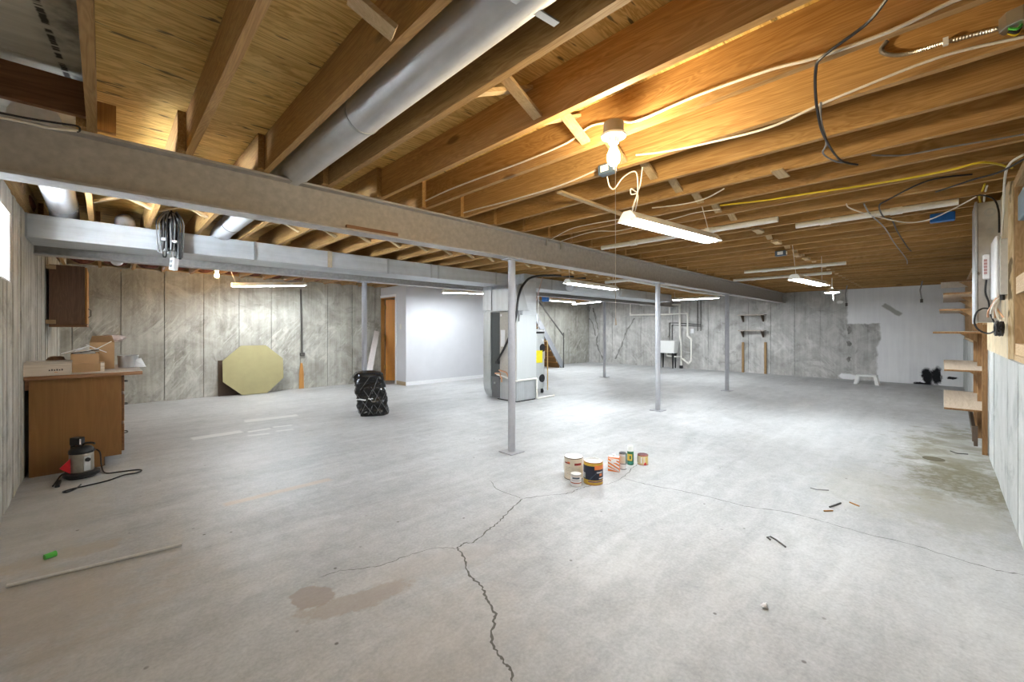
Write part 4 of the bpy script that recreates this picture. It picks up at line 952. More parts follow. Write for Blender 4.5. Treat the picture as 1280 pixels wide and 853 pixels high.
# ------------------------------------------------------------------ pump on the floor
pc = P(102, 596, z=0); px_, py_ = pc.x, pc.y
t = thing('utility_pump', (px_, py_, 0), 'small black and cream shop pump with a switch box and red triangle tag', 'pump')
obj('base', MB().lathe([(.112, .015), (.122, .02), (.122, .045), (.10, .055)], (px_, py_, 0), 28), M['black'], t, True)
obj('foot_ring', MB().lathe([(.092, 0), (.097, .0), (.10, .016), (.085, .016)], (px_, py_, 0), 24), M['black'], t, True)
obj('drum', MB().lathe([(.080, .055), (.083, .06), (.081, .215), (.075, .225)], (px_, py_, 0), 28), plain('dull_cream_drum', (.30, .275, .23), .35, .3), t, True)
obj('motor_cap', MB().lathe([(.084, .22), (.087, .225), (.084, .25), (.065, .275), (.03, .285)], (px_, py_, 0), 28), M['black'], t, True)
tocam = Vector((-px_, -py_, 0)).normalized(); side = Vector((tocam.y, -tocam.x, 0)) if 0 else Vector((-tocam.y, tocam.x, 0))
rtv = Vector((RT[0], RT[1], 0))
obj('control_label', MB().obox(Vector((px_, py_, .13))+(tocam*.6+rtv*.8).normalized()*.080, (.012, .05, .13), Matrix.Rotation(math.atan2((tocam*.6+rtv*.8).y, (tocam*.6+rtv*.8).x), 3, 'Z')), M['steel'], t, bevel=.003)
obj('control_knob', MB().cyl(Vector((px_, py_, .165))+(tocam*.6+rtv*.8).normalized()*.082, Vector((px_, py_, .165))+(tocam*.6+rtv*.8).normalized()*.10, .018, n=12), M['black'], t, True)
swc = Vector((px_, py_, .325))-rtv*.04
obj('switch_box', MB().obox(swc, (.09, .06, .07), Matrix.Rotation(math.atan2(rtv.y, rtv.x), 3, 'Z')), M['black'], t, bevel=.006)
obj('switch_face', MB().obox(swc+tocam*.032, (.065, .004, .048), Matrix.Rotation(math.atan2(rtv.y, rtv.x), 3, 'Z')), M['white'], t)
obj('back_strap', MB().obox(Vector((px_, py_, .15))-rtv*.080+tocam*.02, (.035, .02, .29), Matrix.Rotation(math.atan2(rtv.y, rtv.x), 3, 'Z')), M['black'], t, bevel=.004)
obj('carry_handle', MB().tube(spline([Vector((px_, py_, .268))+rtv*-.0, Vector((px_, py_, .305))+rtv*.03, Vector((px_, py_, .31))+rtv*.10, Vector((px_, py_, .30))+rtv*.12]), .009, 8), M['black'], t, True)
ta = P(88.5, 580, z=.115); v0 = Vector((px_, py_, 0))-rtv*.10+tocam*.12
obj('triangle_tag', MB().prism([v0+Vector((0, 0, .19)), v0+Vector((0, 0, .055)), v0-rtv*.10+Vector((0, 0, .10))], tocam*.012), M['red'], t)
fz = lambda u, v: P(u, v, z=.006)
obj('cord', MB().tube(spline([Vector((px_, py_, .235))+rtv*.10, P(119, 562, y=BY0-.10), P(125, 566, y=BY0-.12), P(127, 583, y=BY0-.13), fz(132, 591.5), fz(150, 590), fz(170, 587.5), fz(177, 588), fz(172, 591), fz(155, 594), fz(135, 601), fz(110, 607), fz(92, 611), fz(79, 615), fz(84, 615.5), fz(95, 611), fz(101, 606)]), .006, 6), M['black'], t, True)
obj('cord', MB().tube(spline([Vector((px_, py_, .24))-rtv*.10+tocam*.02, P(84, 588, y=BY0-.20), fz(76, 597.5)+Vector((0, 0, .02)), fz(70, 603), fz(66, 608)]), .006, 6), M['black'], t, True)
obj('plug', MB().bar(fz(74, 602), fz(71.5, 609), .03, .025), M['black'], t, bevel=.005)
# ------------------------------------------------------------------ octagonal board, bundle, plank, conduit at the back
oc = Vector((P(317, 460, y=YB-.15).x, YB-.15, 0)); R_ = .555
mb = MB(); poly = []
lean = .13
for k in range(8):
    a = math.pi/8+k*math.pi/4; xx = oc.x+R_*1.075*math.cos(a); zz_ = R_*.98*(math.sin(a)+math.cos(math.pi/8))
    poly.append(Vector((xx, oc.y-.12+lean*zz_/1.0, zz_+.008)))
t = thing('octagon_tabletop', (oc.x, oc.y, 0), 'cream octagonal tabletop leaning on the concrete back wall', 'tabletop')
obj('felt_face', MB().prism(poly, (0, .012, -.001)), M['octo'], t)
obj('backing', MB().prism([p+Vector((0, .0125, -.001)) for p in poly], (0, .02, -.002)), M['brown'], t)
bq = obj('brown_panel', MB().prism([(oc.x-.60, YB-.065, .001), (oc.x+.30, YB-.065, .001), (oc.x+.30, YB-.036, .72), (oc.x-.60, YB-.036, .72)], (0, .016, .0)), M['brown'])
tag(bq, 'dark brown panel standing behind the cream octagonal tabletop', 'panel')
q = P(377, 460, y=YB-.04)
t = pipe('wall_conduit', [P(376, 362, y=YB-.035), P(377, 400, y=YB-.035), P(377.5, 444, y=YB-.035)], .018, 'iron', 'black vertical conduit on the concrete back wall', joints=False)
obj('conduit_box', MB().obox(P(378, 443, y=YB-.05), (.10, .06, .07)), M['iron'], t, bevel=.008)
wb_ = obj('wood_batten', MB().prism([(q.x-.05, YB-.011, 0), (q.x+.05, YB-.011, 0), (q.x+.045, YB-.011, .35), (q.x+.02, YB-.011, .58), (q.x-.02, YB-.011, .58), (q.x-.045, YB-.011, .35)], (0, -.03, 0)), M['jamb']); tag(wb_, 'orange wood batten on the wall below the black conduit', 'batten')
# black wrapped bundle with criss-cross cord
a = P(443, 522, z=0); b = P(481, 519, z=0); ctr = (a+b)/2+Vector((.07, .11, 0)); wv = (b-a); wv.z = 0; hw = wv.length/2; wv.normalize(); dv = Vector((-wv.y, wv.x, 0))
H = .70
t = thing('wrapped_bundle', ctr, 'black plastic wrapped bundle bound with criss-cross cord', 'bundle')
rr = random.Random(5); nR, nK = 26, 36; vs = []
def prof_b(z):
    if z < .06: return .93+z
    if z > .9: return max(.0, 1-((z-.9)/.115)**2)**.5*.96 if z < 1.014 else .05
    return 1.0
for i in range(nR+1):
    zz_ = i/nR; k0 = prof_b(zz_*1.0)
    if i == nR: k0 = .35
    for j in range(nK):
        an = 2*math.pi*j/nK; ca, sa = math.cos(an), math.sin(an)
        ex = math.copysign(abs(ca)**.45, ca)*hw; ey = math.copysign(abs(sa)**.45, sa)*.17
        wob = 1+.05*math.sin(7*zz_*3+3*an)+.04*math.sin(19*zz_-5*an+1)+.03*rr.uniform(-1, 1)
        lean_ = wv*(-.09*(zz_-.5))
        vs.append(ctr+wv*ex*k0*wob+dv*ey*k0*wob+lean_+Vector((0, 0, zz_*H*(1 if j else 1))))
fs = [(i*nK+j, i*nK+(j+1) % nK, (i+1)*nK+(j+1) % nK, (i+1)*nK+j) for i in range(nR) for j in range(nK)]
fs += [tuple(range(nK))[::-1], tuple(range(nR*nK, nR*nK+nK))]
obj('wrap', MB().add(vs, fs), M['blackbag'], t)
def surf(s, zf):   # point on the bundle's front
    sa = -(max(0, 1-min(1, abs(s))**4.4))**.23
    return ctr+wv*hw*s*1.03+dv*(.178*sa)+wv*(-.09*(zf-.5))+Vector((0, 0, zf*H))
cm = plain('grey_cord', (.13, .13, .125), .5)
for s0, z0_, s1, z1_ in ((-.9, .05, .1, .62), (-.4, .05, .6, .62), (.1, .06, .95, .55), (.9, .06, .0, .66), (.4, .05, -.5, .6), (-.1, .05, -.95, .5), (-.7, .6, .0, .88), (.0, .5, .5, .85)):
    obj('cord', MB().tube([surf(s0+(s1-s0)*k/8, z0_+(z1_-z0_)*k/8)-dv*.006 for k in range(9)], .0028, 5), cm, t, True)
obj('white_tape', MB().tube([surf(-.98+.55*k/5, .385+.01*math.sin(k))-dv*.008 for k in range(6)], .010, 6), M['white'], t, True)
obj('white_tape', MB().tube([surf(-.28+.3*k/5, .395+.012*math.sin(k*2))-dv*.008 for k in range(6)], .007, 6), M['white'], t, True)
# white plank leaning beside the door
a0, a1 = P(461, 480, z=0), None
pA = P(458, 480, y=9.35); pB = P(470, 417, y=10.1)
pA = Vector((P(458, 478, y=9.3).x, 9.3, 0)); pB = Vector((P(471, 416, y=10.15).x, 10.15, P(471, 416, y=10.15).z))
m_ = MB().bar(pA, pB, .13, .03, (0, -.6, .8)); zmin = min(p.z for p in m_.v); m_.v = [p-Vector((0, 0, zmin-.002)) for p in m_.v]
lp = obj('leaning_plank', m_, plain('dusty_white', (.55, .51, .50), .6)); tag(lp, 'long white plank leaning against the wall beside the orange door', 'plank')
# ------------------------------------------------------------------ paint cans and tins
def ring_band(t, name, c, r, z0, z1, mat): obj(name, MB().lathe([(r, z0), (r+.0008, z0+.001), (r+.0008, z1-.001), (r, z1)], c, 28, False), mat, t, True)
def patch(t, name, c, r, a0, a1, z0, z1, mat, n=8):
    """a printed patch wrapped on the can, angles from the direction facing the camera"""
    base = math.atan2(-c[1], -c[0]); vs = []; 
    for z in (z0, z1):
        for k in range(n+1):
            a = base+math.radians(a0+(a1-a0)*k/n); vs.append((c[0]+(r+.0016)*math.cos(a), c[1]+(r+.0016)*math.sin(a), z))
    fs = [(k, k+1, n+2+k, n+1+k) for k in range(n)]
    obj(name, MB().add(vs, fs), mat, t, True)
def can(u, v, r, h, body, lid, label, lidname='lid', name='paint_can', rimmat=None, drop=.004):
    q = P(u, v, z=0); d = Vector((q.x, q.y, 0)).normalized(); c = q+d*r
    t = thing(name, c, label, 'can')
    obj('body', MB().lathe([(.0005, .0005), (r-.002, .0005), (r, .002), (r, h-.002), (r-.002, h)], c, 32, False), body, t, True)
    rm = rimmat or M['steel']
    ring_band(t, 'rim', c, r, h-.008, h, rm); ring_band(t, 'rim', c, r, .0, .006, rm)
    obj(lidname, MB().lathe([(r-.002, h+.0004), (r-.006, h+.0012), (r-.008, h-drop+.004), (r-.016, h-drop+.003), (.0005, h-drop+.003)], c, 28, False), lid, t, True)
    return t, c
cream = plain('cream_label', (.72, .66, .54), .5, 0, .04); dkred = plain('dark_red_print', (.28, .03, .03), .5); orng = plain('orange_print', (.78, .22, .06), .5)
gold = plain('gold_print', (.62, .40, .05), .45); navy = plain('navy_print', (.012, .016, .035), .4); rust = plain('rusty_tin', (.35, .14, .07), .6); dgreen = plain('dark_green_print', (.02, .12, .06), .4)
t, c = can(717, 601, .084, .195, cream, M['enamel'], 'white topped cream paint can, behind the small white tin', rimmat=M['brown'])
patch(t, 'print', c, .084, -62, -22, .142, .155, dkred); patch(t, 'print', c, .084, 5, 52, .132, .152, dkred); patch(t, 'print', c, .084, -40, -22, .150, .162, orng)
for k in range(5): patch(t, 'text_line', c, .084, -55, 45, .05+.015*k, .053+.015*k, M['counter'])
obj('bail', MB().tube(spline([c+Vector((RT[0], RT[1], 0))*-.087+Vector((0, 0, .15)), c-Vector((RT[0], RT[1], 0))*.095+Vector((0, 0, .09))-Vector((FW[0], FW[1], 0))*.03, c-Vector((RT[0], RT[1], 0))*.06+Vector((0, 0, .035))-Vector((FW[0], FW[1], 0))*.075]), .0025, 5), M['steel'], t, True)
t, c = can(741.5, 607.5, .084, .195, gold, M['enamel'], 'open paint can with a navy and orange printed label', rimmat=rust, drop=.02)
patch(t, 'label_print', c, .084, -85, 85, .045, .165, navy, 16); patch(t, 'label_print', c, .0845, 8, 80, .135, .172, orng, 10); patch(t, 'label_print', c, .085, -30, 75, .028, .036, plain('violet_print', (.10, .05, .16), .5), 10)
patch(t, 'text_line', c, .085, 20, 60, .105, .118, M['galvz']); patch(t, 'text_line', c, .085, 38, 58, .080, .100, orng); patch(t, 'text_line', c, .085, 35, 70, .055, .064, M['white']); patch(t, 'label_print', c, .085, -78, -50, .055, .10, M['galvz'])
for k in range(6): patch(t, 'stripe_print', c, .0852, -20+k*6, -14+k*6, .052+k*.009, .060+k*.009, M['bluegrey'], 2)
t, c = can(720, 609.5, .046, .105, M['white'], M['enamel'], 'small white tin with a red band, in front of the cream can')
patch(t, 'band_print', c, .046, -88, 88, .030, .038, plain('red_brown_print', (.42, .10, .05), .5), 12); patch(t, 'text_line', c, .046, -40, 40, .068, .082, M['bluegrey']); patch(t, 'text_line', c, .046, -55, 55, .052, .058, M['beam']); patch(t, 'band_print', c, .046, -88, 88, .088, .092, M['copper'], 12)
t, c = can(803.5, 582.3, .052, .098, plain('yellow_cream_label', (.70, .58, .30), .5), plain('dark_red_inside', (.10, .012, .012), .5), 'short yellow and red tin with a dark red lid', rimmat=dkred)
for k, a in enumerate((-50, -22, 6, 34)): patch(t, 'label_print', c, .052, a, a+13, .022, .080, (cream, M['white'], cream, gold)[k])
patch(t, 'label_print', c, .052, 12, 40, .006, .030, plain('bright_red_print', (.55, .03, .03), .5)); patch(t, 'label_print', c, .052, -85, -60, .02, .085, plain('olive_print', (.28, .26, .10), .5))
t, c = can(778.5, 587.5, .036, .155, M['white'], M['black'], 'white tin with a black top and dark band, beside the striped tin', rimmat=M['black'])
patch(t, 'band_print', c, .036, -85, 85, .052, .058, M['black']); patch(t, 'label_print', c, .036, -75, 40, .062, .128, cream); patch(t, 'label_print', c, .0362, -80, -45, .058, .082, dkred); patch(t, 'label_print', c, .0362, 45, 88, .06, .15, dgreen)
# spray can
q = P(788, 582, z=0); c = q+Vector((q.x, q.y, 0)).normalized()*.031
t = thing('spray_can', c, 'green and yellow spray can with a white cap', 'spray can')
obj('body', MB().lathe([(.029, 0), (.032, .003), (.032, .128), (.026, .137)], c, 28), dgreen, t, True)
obj('cap', MB().lathe([(.027, .134), (.0285, .135), (.0275, .186), (.025, .190)], c, 28), M['enamel'], t, True)
patch(t, 'label_print', c, .032, -60, 30, .045, .110, gold); patch(t, 'label_print', c, .0323, -15, 12, .06, .095, dgreen); patch(t, 'label_print', c, .032, -70, 60, .012, .035, plain('teal_print', (.04, .22, .16), .4))
# striped oblong tin
q = P(767, 590, z=0); rtv3 = Vector((RT[0], RT[1], 0)); fv3 = Vector((FW[0], FW[1], 0)); tw, td, th_ = .108, .06, .135
yawt = -.35; ux = (rtv3*math.cos(yawt)+fv3*math.sin(yawt)); uy = (fv3*math.cos(yawt)-rtv3*math.sin(yawt)); m3 = Matrix((ux, uy, Vector((0, 0, 1)))).transposed(); c = q+uy*td/2
t = thing('solvent_tin', c, 'oblong orange and white striped solvent tin', 'tin')
obj('body', MB().obox(c+Vector((0, 0, th_/2)), (tw, td, th_), m3), orng, t, bevel=.004)
for sgn, wd, ax in ((1, tw, 'f'), (1, td, 's')):
    for k in range(5):
        z0_ = .0+k*.033
        if ax == 'f': pa = [(-wd/2+.002, z0_+.026), (-wd/2+.002, z0_+.042), (wd/2-.002, z0_-.012), (wd/2-.002, z0_-.028)]; f3 = lambda s, z: c+ux*s-uy*(td/2+.0008)+Vector((0, 0, z)); off = -uy*.0006
        else: pa = [(-wd/2+.002, z0_+.010), (-wd/2+.002, z0_+.020), (wd/2-.002, z0_+.034), (wd/2-.002, z0_+.024)]; f3 = lambda s, z: c-ux*(tw/2+.0008)-uy*s*-1+Vector((0, 0, z)); off = -ux*.0006
        pa = [(s, min(max(z, .004), th_-.006)) for s, z in pa]
        obj('white_stripe', MB().prism([f3(s, z) for s, z in pa], off), M['white'], t)
obj('top', MB().obox(c+Vector((0, 0, th_+.001)), (tw-.01, td-.01, .004), m3), M['white'], t)
obj('cap', MB().cyl(c+Vector((0, 0, th_+.002)), c+Vector((0, 0, th_+.024)), .016, n=16), M['white'], t, True)
obj('text_panel', MB().obox(c-uy*(td/2+.001)+Vector((0, 0, .10)), (.05, .0012, .03), m3), M['white'], t)
# ------------------------------------------------------------------ small things on the floor
a, b = P(8, 733, z=.012), P(227, 681, z=.012)
ro = obj('steel_rod', MB().cyl(a, b, .009, n=10), plain('dull_aluminium', (.62, .62, .60), .4, .1), smooth=True); tag(ro, 'long thin steel rod lying on the floor by the window wall', 'rod')
q = P(62, 698, z=0); gt = thing('green_cap', q, 'small green plastic cap lying on the floor beside the steel rod', 'cap')
obj('cap_body', MB().cyl(q+Vector((-.02, -.01, .016)), q+Vector((.022, .008, .016)), .016, n=12), M['green'], gt, True); obj('cap_ring', MB().cyl(q+Vector((.018, .006, .016)), q+Vector((.024, .009, .016)), .0175, n=12), M['green'], gt, True)
o = obj('plaster_chip', blob(P(957, 757, z=.012)+Vector((0, 0, .0)), .016, 2, (1, .8, .7), .5, 3), M['white']); tag(o, 'small white plaster chip on the bare floor', 'chip')
def bit(pts, r, mat, name, lab, cat): o = obj(name, MB().tube([P(u, v, z=r) for u, v in pts], r, 6), M[mat], smooth=True); tag(o, lab, cat)
bit([(963, 675), (959, 672), (963, 671), (970, 675), (982, 684)], .005, 'iron', 'bent_hook', 'bent black wire hook on the floor', 'hook')
bit([(1037, 634), (1051, 629)], .006, 'iron', 'black_stick', 'short black stick near the floor crack', 'stick')
bit([(1030, 639), (1041, 638.5)], .005, 'jamb', 'wood_splinter', 'thin wood splinter beside the short black stick', 'splinter')
bit([(1062, 628), (1074, 633)], .005, 'jamb', 'wood_splinter', 'bent wood splinter nearest the damp floor patch', 'splinter')
bit([(1013, 610), (1020, 612), (1036, 613)], .004, 'wire_g', 'wire_scrap', 'short grey wire scrap on the floor', 'wire')
bit([(1188, 564), (1196, 567), (1210, 568)], .005, 'iron', 'wire_scrap', 'dark curved wire scrap by the wall shelves', 'wire')
# ------------------------------------------------------------------ lamps
def shop_light(A, B, label, ztop_=ZJ, cords=True, cord_in=.06, plug=None):
    A = Vector(A); B = Vector(B); d = (B-A).normalized(); s = d.cross(Vector((0, 0, 1))).normalized(); n = s.cross(d)
    t = thing('shop_light', (A+B)/2, label, 'shop light', 'hanging fluorescent shop lights')
    sec = [(-.085, -.005), (-.045, .050), (-.03, .062), (.03, .062), (.045, .050), (.085, -.005), (.080, -.005), (.041, .046), (-.041, .046), (-.080, -.005)]
    o_, i_ = sec[:6], sec[6:]
    vs = [A+s*x+n*z for x, z in sec]+[B+s*x+n*z for x, z in sec]; m = len(sec)
    fs = [(k, (k+1) % m, m+(k+1) % m, m+k) for k in range(m)]
    fs += [(0, 9, 8, 1), (1, 8, 7, 4), (1, 4, 3, 2), (4, 7, 6, 5)]
    fs += [tuple(m+q for q in f[::-1]) for f in fs[-4:]]
    obj('reflector', MB().add(vs, fs), M['enamel'], t)
    for e, dr in ((A, 1), (B, -1)):
        obj('end_plate', MB().add([e+s*x+n*z+d*dr*k for k in (-.004, .0) for x, z in ((-.085, -.006), (.085, -.006), (.045, .052), (.03, .064), (-.03, .064), (-.045, .052))],
            [tuple(range(6)), tuple(range(6, 12))[::-1]]+[(k, 6+k, 6+(k+1) % 6, (k+1) % 6) for k in range(6)]), M['enamel'], t)
        for q in (-.035, .035): obj('lamp_holder', MB().obox(e+s*q+n*.012+d*dr*.014, (.018, .022, .05), Matrix((d, s, n)).transposed()), M['white'], t)
    for q in (-.035, .035):
        obj('tube', MB().cyl(A+d*.025+s*q+n*.004, B-d*.025+s*q+n*.004, .0135, n=10), M['tube'], t, True)
    if cords:
        for e, dr in ((A, 1), (B, -1)):
            p = e+d*dr*cord_in+n*.064; sh_ = -.041 if B1 < p.y < B2 else 0; jx_ = min(JXS, key=lambda q: abs(q+sh_-p.x))+sh_; obj('hanging_cord', MB().tube([p, Vector((jx_, p.y, ztop_))], .003, 5), M['wire_w'], t, True)
    return t
def zlen(p, q, L=1.24):
    z = 2.0; a = P(*p, z=z); b = P(*q, z=z); k = L/(b-a).length; z = CAMH+(z-CAMH)*k; return P(*p, z=z), P(*q, z=z)
A, B = zlen((784, 275), (891, 302)); LA, LB = A, B
s1 = shop_light(A, B, 'long double-tube shop light hanging nearest the bare ceiling bulb')
A, B = P(290, 358, y=8.95), P(382, 357, y=8.95); shop_light(A, B, 'shop light hanging in front of the concrete back wall above the octagonal tabletop')
A, B = P(554, 366, y=7.55), P(606, 367, y=7.55); shop_light(A, B, 'shop light hanging in front of the white partition wall')
A, B = P(709, 354, y=3.90), P(768, 362, y=3.90); shop_light(A, B, 'shop light hanging just behind the grey beam in front of the trunk duct')
A, B = P(688, 376, y=8.44), P(718, 378, y=8.44); shop_light(A, B, 'shop light hanging beside the blue plastic bucket near the stairs')
A, B = P(716, 380.5, x=12.0), P(753, 377, x=12.0); shop_light(A, B, 'shop light hanging crosswise behind the column nearest the stairs')
A, B = P(841, 374, x=11.73), P(899, 374, x=11.73); B.z = A.z = (A.z+B.z)/2; shop_light(A, B, 'shop light hanging crosswise near the laundry tub')
A, B = zlen((993, 349), (1029, 357)); shop_light(A, B, 'shop light hanging below the slate outlet box near the painted end wall')
# bare bulb in a porcelain holder
c = P(767, 160, z=2.40); zc_ = 2.40
t = thing('ceiling_bulb', (c.x, c.y, zc_), 'glowing bare bulb in a white porcelain holder under a ceiling box', 'light bulb')
zb_ = P(767, 176, z=2.36)
bx_, by_ = c.x, c.y
obj('ceiling_box', MB().lathe([(.05, 2.365), (.052, 2.367), (.052, 2.424), (.05, 2.426)], (bx_, by_, 0), 24), M['wire_g'], t, True)
obj('holder', MB().lathe([(.022, 2.318), (.026, 2.32), (.028, 2.345), (.062, 2.352), (.066, 2.362), (.05, 2.3645)], (bx_, by_, 0), 28), M['enamel'], t, True)
def bulb(t, x, y, z, mat, k=1.0):
    obj('bulb', MB().lathe([(.004, z-.115*k), (.018*k, z-.111*k), (.030*k, z-.095*k), (.0335*k, z-.075*k), (.030*k, z-.052*k), (.020*k, z-.028*k), (.0145*k, z-.015*k), (.0145*k, z)], (x, y, 0), 20), mat, t, True)
bulb(t, bx_, by_, 2.3175, M['bulb'])
obj('pull_cord', MB().tube([(bx_-.03, by_-.03, 2.345), (bx_-.031, by_-.031, P(765, 404, x=bx_-.031).z)], .0018, 5), M['wire_w'], t, True)
obj('cord_bead', MB().lathe([(.002, 0), (.006, .004), (.004, .03), (.002, .034)], (bx_-.031, by_-.031, P(765, 407, x=bx_-.031).z), 8), M['offwhite'], t, True)
# small bulb over the back wall
c = P(271, 338, y=8.9); t = thing('ceiling_bulb', (c.x, 8.9, c.z), 'small glowing bulb high in front of the concrete back wall', 'light bulb')
zt_ = ZJ-.002
obj('holder', MB().lathe([(.022, zt_-.05), (.03, zt_-.045), (.06, zt_-.012), (.06, zt_)], (c.x, 8.9, 0), 20), M['enamel'], t, True)
bulb(t, c.x, 8.9, zt_-.051, M['bulb2'])
obj('pull_cord', MB().tube([(c.x+.03, 8.87, zt_-.03), (c.x+.03, 8.87, P(274, 385, y=8.87).z)], .0018, 5), M['wire_w'], t, True)
# round fluorescent dome near the painted wall
c = P(1040, 366, x=min(JXS, key=lambda q: abs(q-11.0))); t = thing('dome_light', (c.x, c.y, c.z), 'small round pull-chain lamp hanging near the painted end wall', 'light')
obj('shade', MB().lathe([(.13, c.z), (.135, c.z+.005), (.09, c.z+.05), (.03, c.z+.075), (.02, c.z+.09)], (c.x, c.y, 0), 24, False), M['enamel'], t, True)
obj('tube', MB().lathe([(.07, c.z-.005), (.10, c.z-.008), (.11, c.z+.004), (.10, c.z+.015), (.07, c.z+.012)], (c.x, c.y, 0), 24, False), M['tube'], t, True)
obj('stem', MB().cyl((c.x, c.y, c.z+.088), (c.x, c.y, ZJ), .010, n=8), M['wire_w'], t, True)
obj('pull_cord', MB().tube([(c.x, c.y-.02, c.z), (c.x, c.y-.02, c.z-.16)], .004, 5), M['wire_w'], t, True)
# ------------------------------------------------------------------ boxes and cables in the ceiling
def near_joist(x): return min(JXS, key=lambda q: abs(q-x))
def ebox(u, v, z, mat, label, size=(.06, .10, .06), face=None):
    q = P(u, v, z=z); t = thing('outlet_box', q, label, 'electrical box'); obj('box', MB().obox(q, size), M[mat], t, bevel=.006)
    if face: obj('outlet_face', MB().obox(q+Vector((-size[0]/2-.003, 0, 0)), (.005, size[1]*.5, size[2]*.6)), M['white'], t); obj('outlet_face', MB().obox(q+Vector((0, -size[1]/2-.003, 0)), (size[0]*.6, .005, size[2]*.6)), M['white'], t)
    return t
ebox(759, 212, 2.39, 'bluegrey', 'slate blue outlet box beside the bare ceiling bulb', (.06, .11, .065), True)
ebox(976, 317, 2.39, 'bluegrey', 'slate outlet box above the small far shop light', (.07, .13, .07), True)
ebox(1178, 272, 2.42, 'blue', 'bright blue plastic electrical box under the joists by the electrical panel', (.08, .17, .08))
q = P(1276, 24, z=2.50)
t = thing('junction_box', q, 'open octagonal metal junction box with coloured wires', 'junction box')
obj('body', MB().lathe([(.002, -.028), (.052, -.028), (.054, -.026), (.054, .026), (.05, .026), (.05, -.02), (.002, -.02)], q, 8), M['steel'], t)
for m_n, dx in (('green', -.02), ('wire_y', .01), ('black', .0)): obj('wire', MB().tube(spline([q+Vector((dx, 0, -.03)), q+Vector((dx*1.5, .01, -.045)), q+Vector((dx, .03, -.03))]), .005, 6), M[m_n], t, True)
jx = near_joist(P(1180, 45, z=2.50).x)-JW/2-.012
t = thing('flex_conduit', P(1180, 45, x=jx), 'ribbed metal flexible conduit clipped to a joist', 'conduit')
fp = spline([P(1262, 31, x=jx), P(1240, 38, x=jx), P(1182, 53, x=jx), P(1140, 66, x=jx), P(1118, 69, x=jx), P(1104, 66, x=jx), P(1102, 60, x=jx), P(1109, 51, x=jx)], 30)
obj('conduit', MB().tube(fp, [.0075 if i % 2 else .0095 for i in range(len(fp))], 8), M['steel'], t)
obj('connector', MB().cyl(P(1262, 31, x=jx), P(1268, 29, x=jx), .014, n=10), M['steel'], t, True); obj('clip', MB().obox(P(1182, 53, x=jx)+Vector((-.006, 0, 0)), (.012, .016, .032)), M['white'], t)
def cable(pts, r, mat, label, snap=None, z=None, name='cable', k=6, fix=None):
    if snap is not None:
        xs = sorted(P(u, v, z=snap).x for u, v in pts); x0 = near_joist(xs[len(xs)//2])-JW/2-r-.001
        ps = [P(u, v, x=x0) for u, v in pts]
    elif fix is not None: ps = [P(u, v, z=zz_) for (u, v), zz_ in zip(pts, fix)]
    else: ps = [P(u, v, z=z) for u, v in pts]
    o = obj(name, MB().tube(spline(ps, k), r, 6), M[mat], smooth=True); tag(o, label, 'cable'); return o
cable([(1222, -8), (1190, 2), (1110, 40), (1020, 72), (960, 88), (870, 120), (800, 150), (780, 152)], .007, 'wire_w', 'thick white cable running from the ceiling bulb holder along a joist', snap=2.46)
cable([(1280, 46), (1200, 64), (1145, 82), (1080, 108), (1020, 133), (960, 160), (880, 180), (830, 190), (795, 194)], .006, 'wire_w', 'white cable stapled to the joist below the flexible conduit', snap=2.46)
cable([(780, 152), (740, 157), (710, 178), (660, 200), (620, 215), (560, 238), (518, 258)], .006, 'wire_w', 'white cable running from the bulb holder down to the near beam', snap=2.48)
cable([(745, 213), (700, 232), (640, 250), (590, 263), (568, 270)], .006, 'wire_w', 'white cable running from the slate outlet box to the near beam', snap=2.46)
cable([(1280, 168), (1240, 175), (1180, 185), (1130, 194), (1090, 194)], .005, 'wire_g', 'grey cable sagging beneath the joist nearest the electrical panel', z=2.415)
cable([(1265, 210), (1230, 203), (1190, 212), (1140, 222), (1080, 232), (1010, 242), (960, 250), (900, 257)], .007, 'wire_y', 'yellow cable crossing under the joists to the panel', z=2.414)
cable([(1112, -6), (1085, 28), (1045, 58), (1025, 74), (1020, 84), (1019, 110), (1022, 140), (1030, 170), (1050, 200), (1072, 206)], .006, 'black', 'black cable hanging from the joists in a long loop', fix=[2.46, 2.44, 2.42, 2.412, 2.41, 2.39, 2.36, 2.33, 2.39, 2.41])
cable([(1026, 128), (1026, 150), (1033, 178), (1029, 192), (1045, 202), (1060, 203)], .005, 'wire_g', 'grey cable twisted beside the hanging black loop', fix=[2.405, 2.37, 2.34, 2.36, 2.40, 2.41])
cable([(1215, 218), (1160, 226), (1110, 250), (1099, 258), (1105, 272), (1115, 275), (1122, 290), (1135, 310), (1139, 314)], .006, 'black', 'dark cable dropping from the joists in front of the painted wall', fix=[2.419, 2.40, 2.362, 2.36, 2.36, 2.37, 2.39, 2.41, 2.42])
cable([(1080, 255), (1088, 268), (1106, 285), (1118, 304), (1133, 324), (1134, 330)], .006, 'wire_g', 'thin grey cable dropping next to the dark one in front of the painted wall', fix=[2.36, 2.352, 2.375, 2.39, 2.41, 2.42])
cable([(1220, 246), (1190, 262), (1160, 275), (1130, 278), (1085, 268), (1062, 260), (1058, 255)], .005, 'wire_w', 'pale cable looping from the metal panel under the joists', fix=[2.41, 2.365, 2.34, 2.335, 2.335, 2.38, 2.42])
cable([(1280, 193), (1262, 205), (1256, 225), (1254, 270), (1252, 295)], .007, 'wire_w', 'white cable dropping down the stud beside the metal panel', fix=[2.41, 2.40, 2.36, 2.23, 2.10])
o = obj('cable', MB().tube(spline([P(1202, 247, x=5.05), P(1225, 244, x=5.0), P(1242, 249, x=4.98), P(1248, 262, x=4.98), P(1249, 277, x=4.98), P(1249, 291, x=5.0)], 6), .006, 6), M['black'], smooth=True); tag(o, 'black cable arching over the top of the metal panel', 'cable')
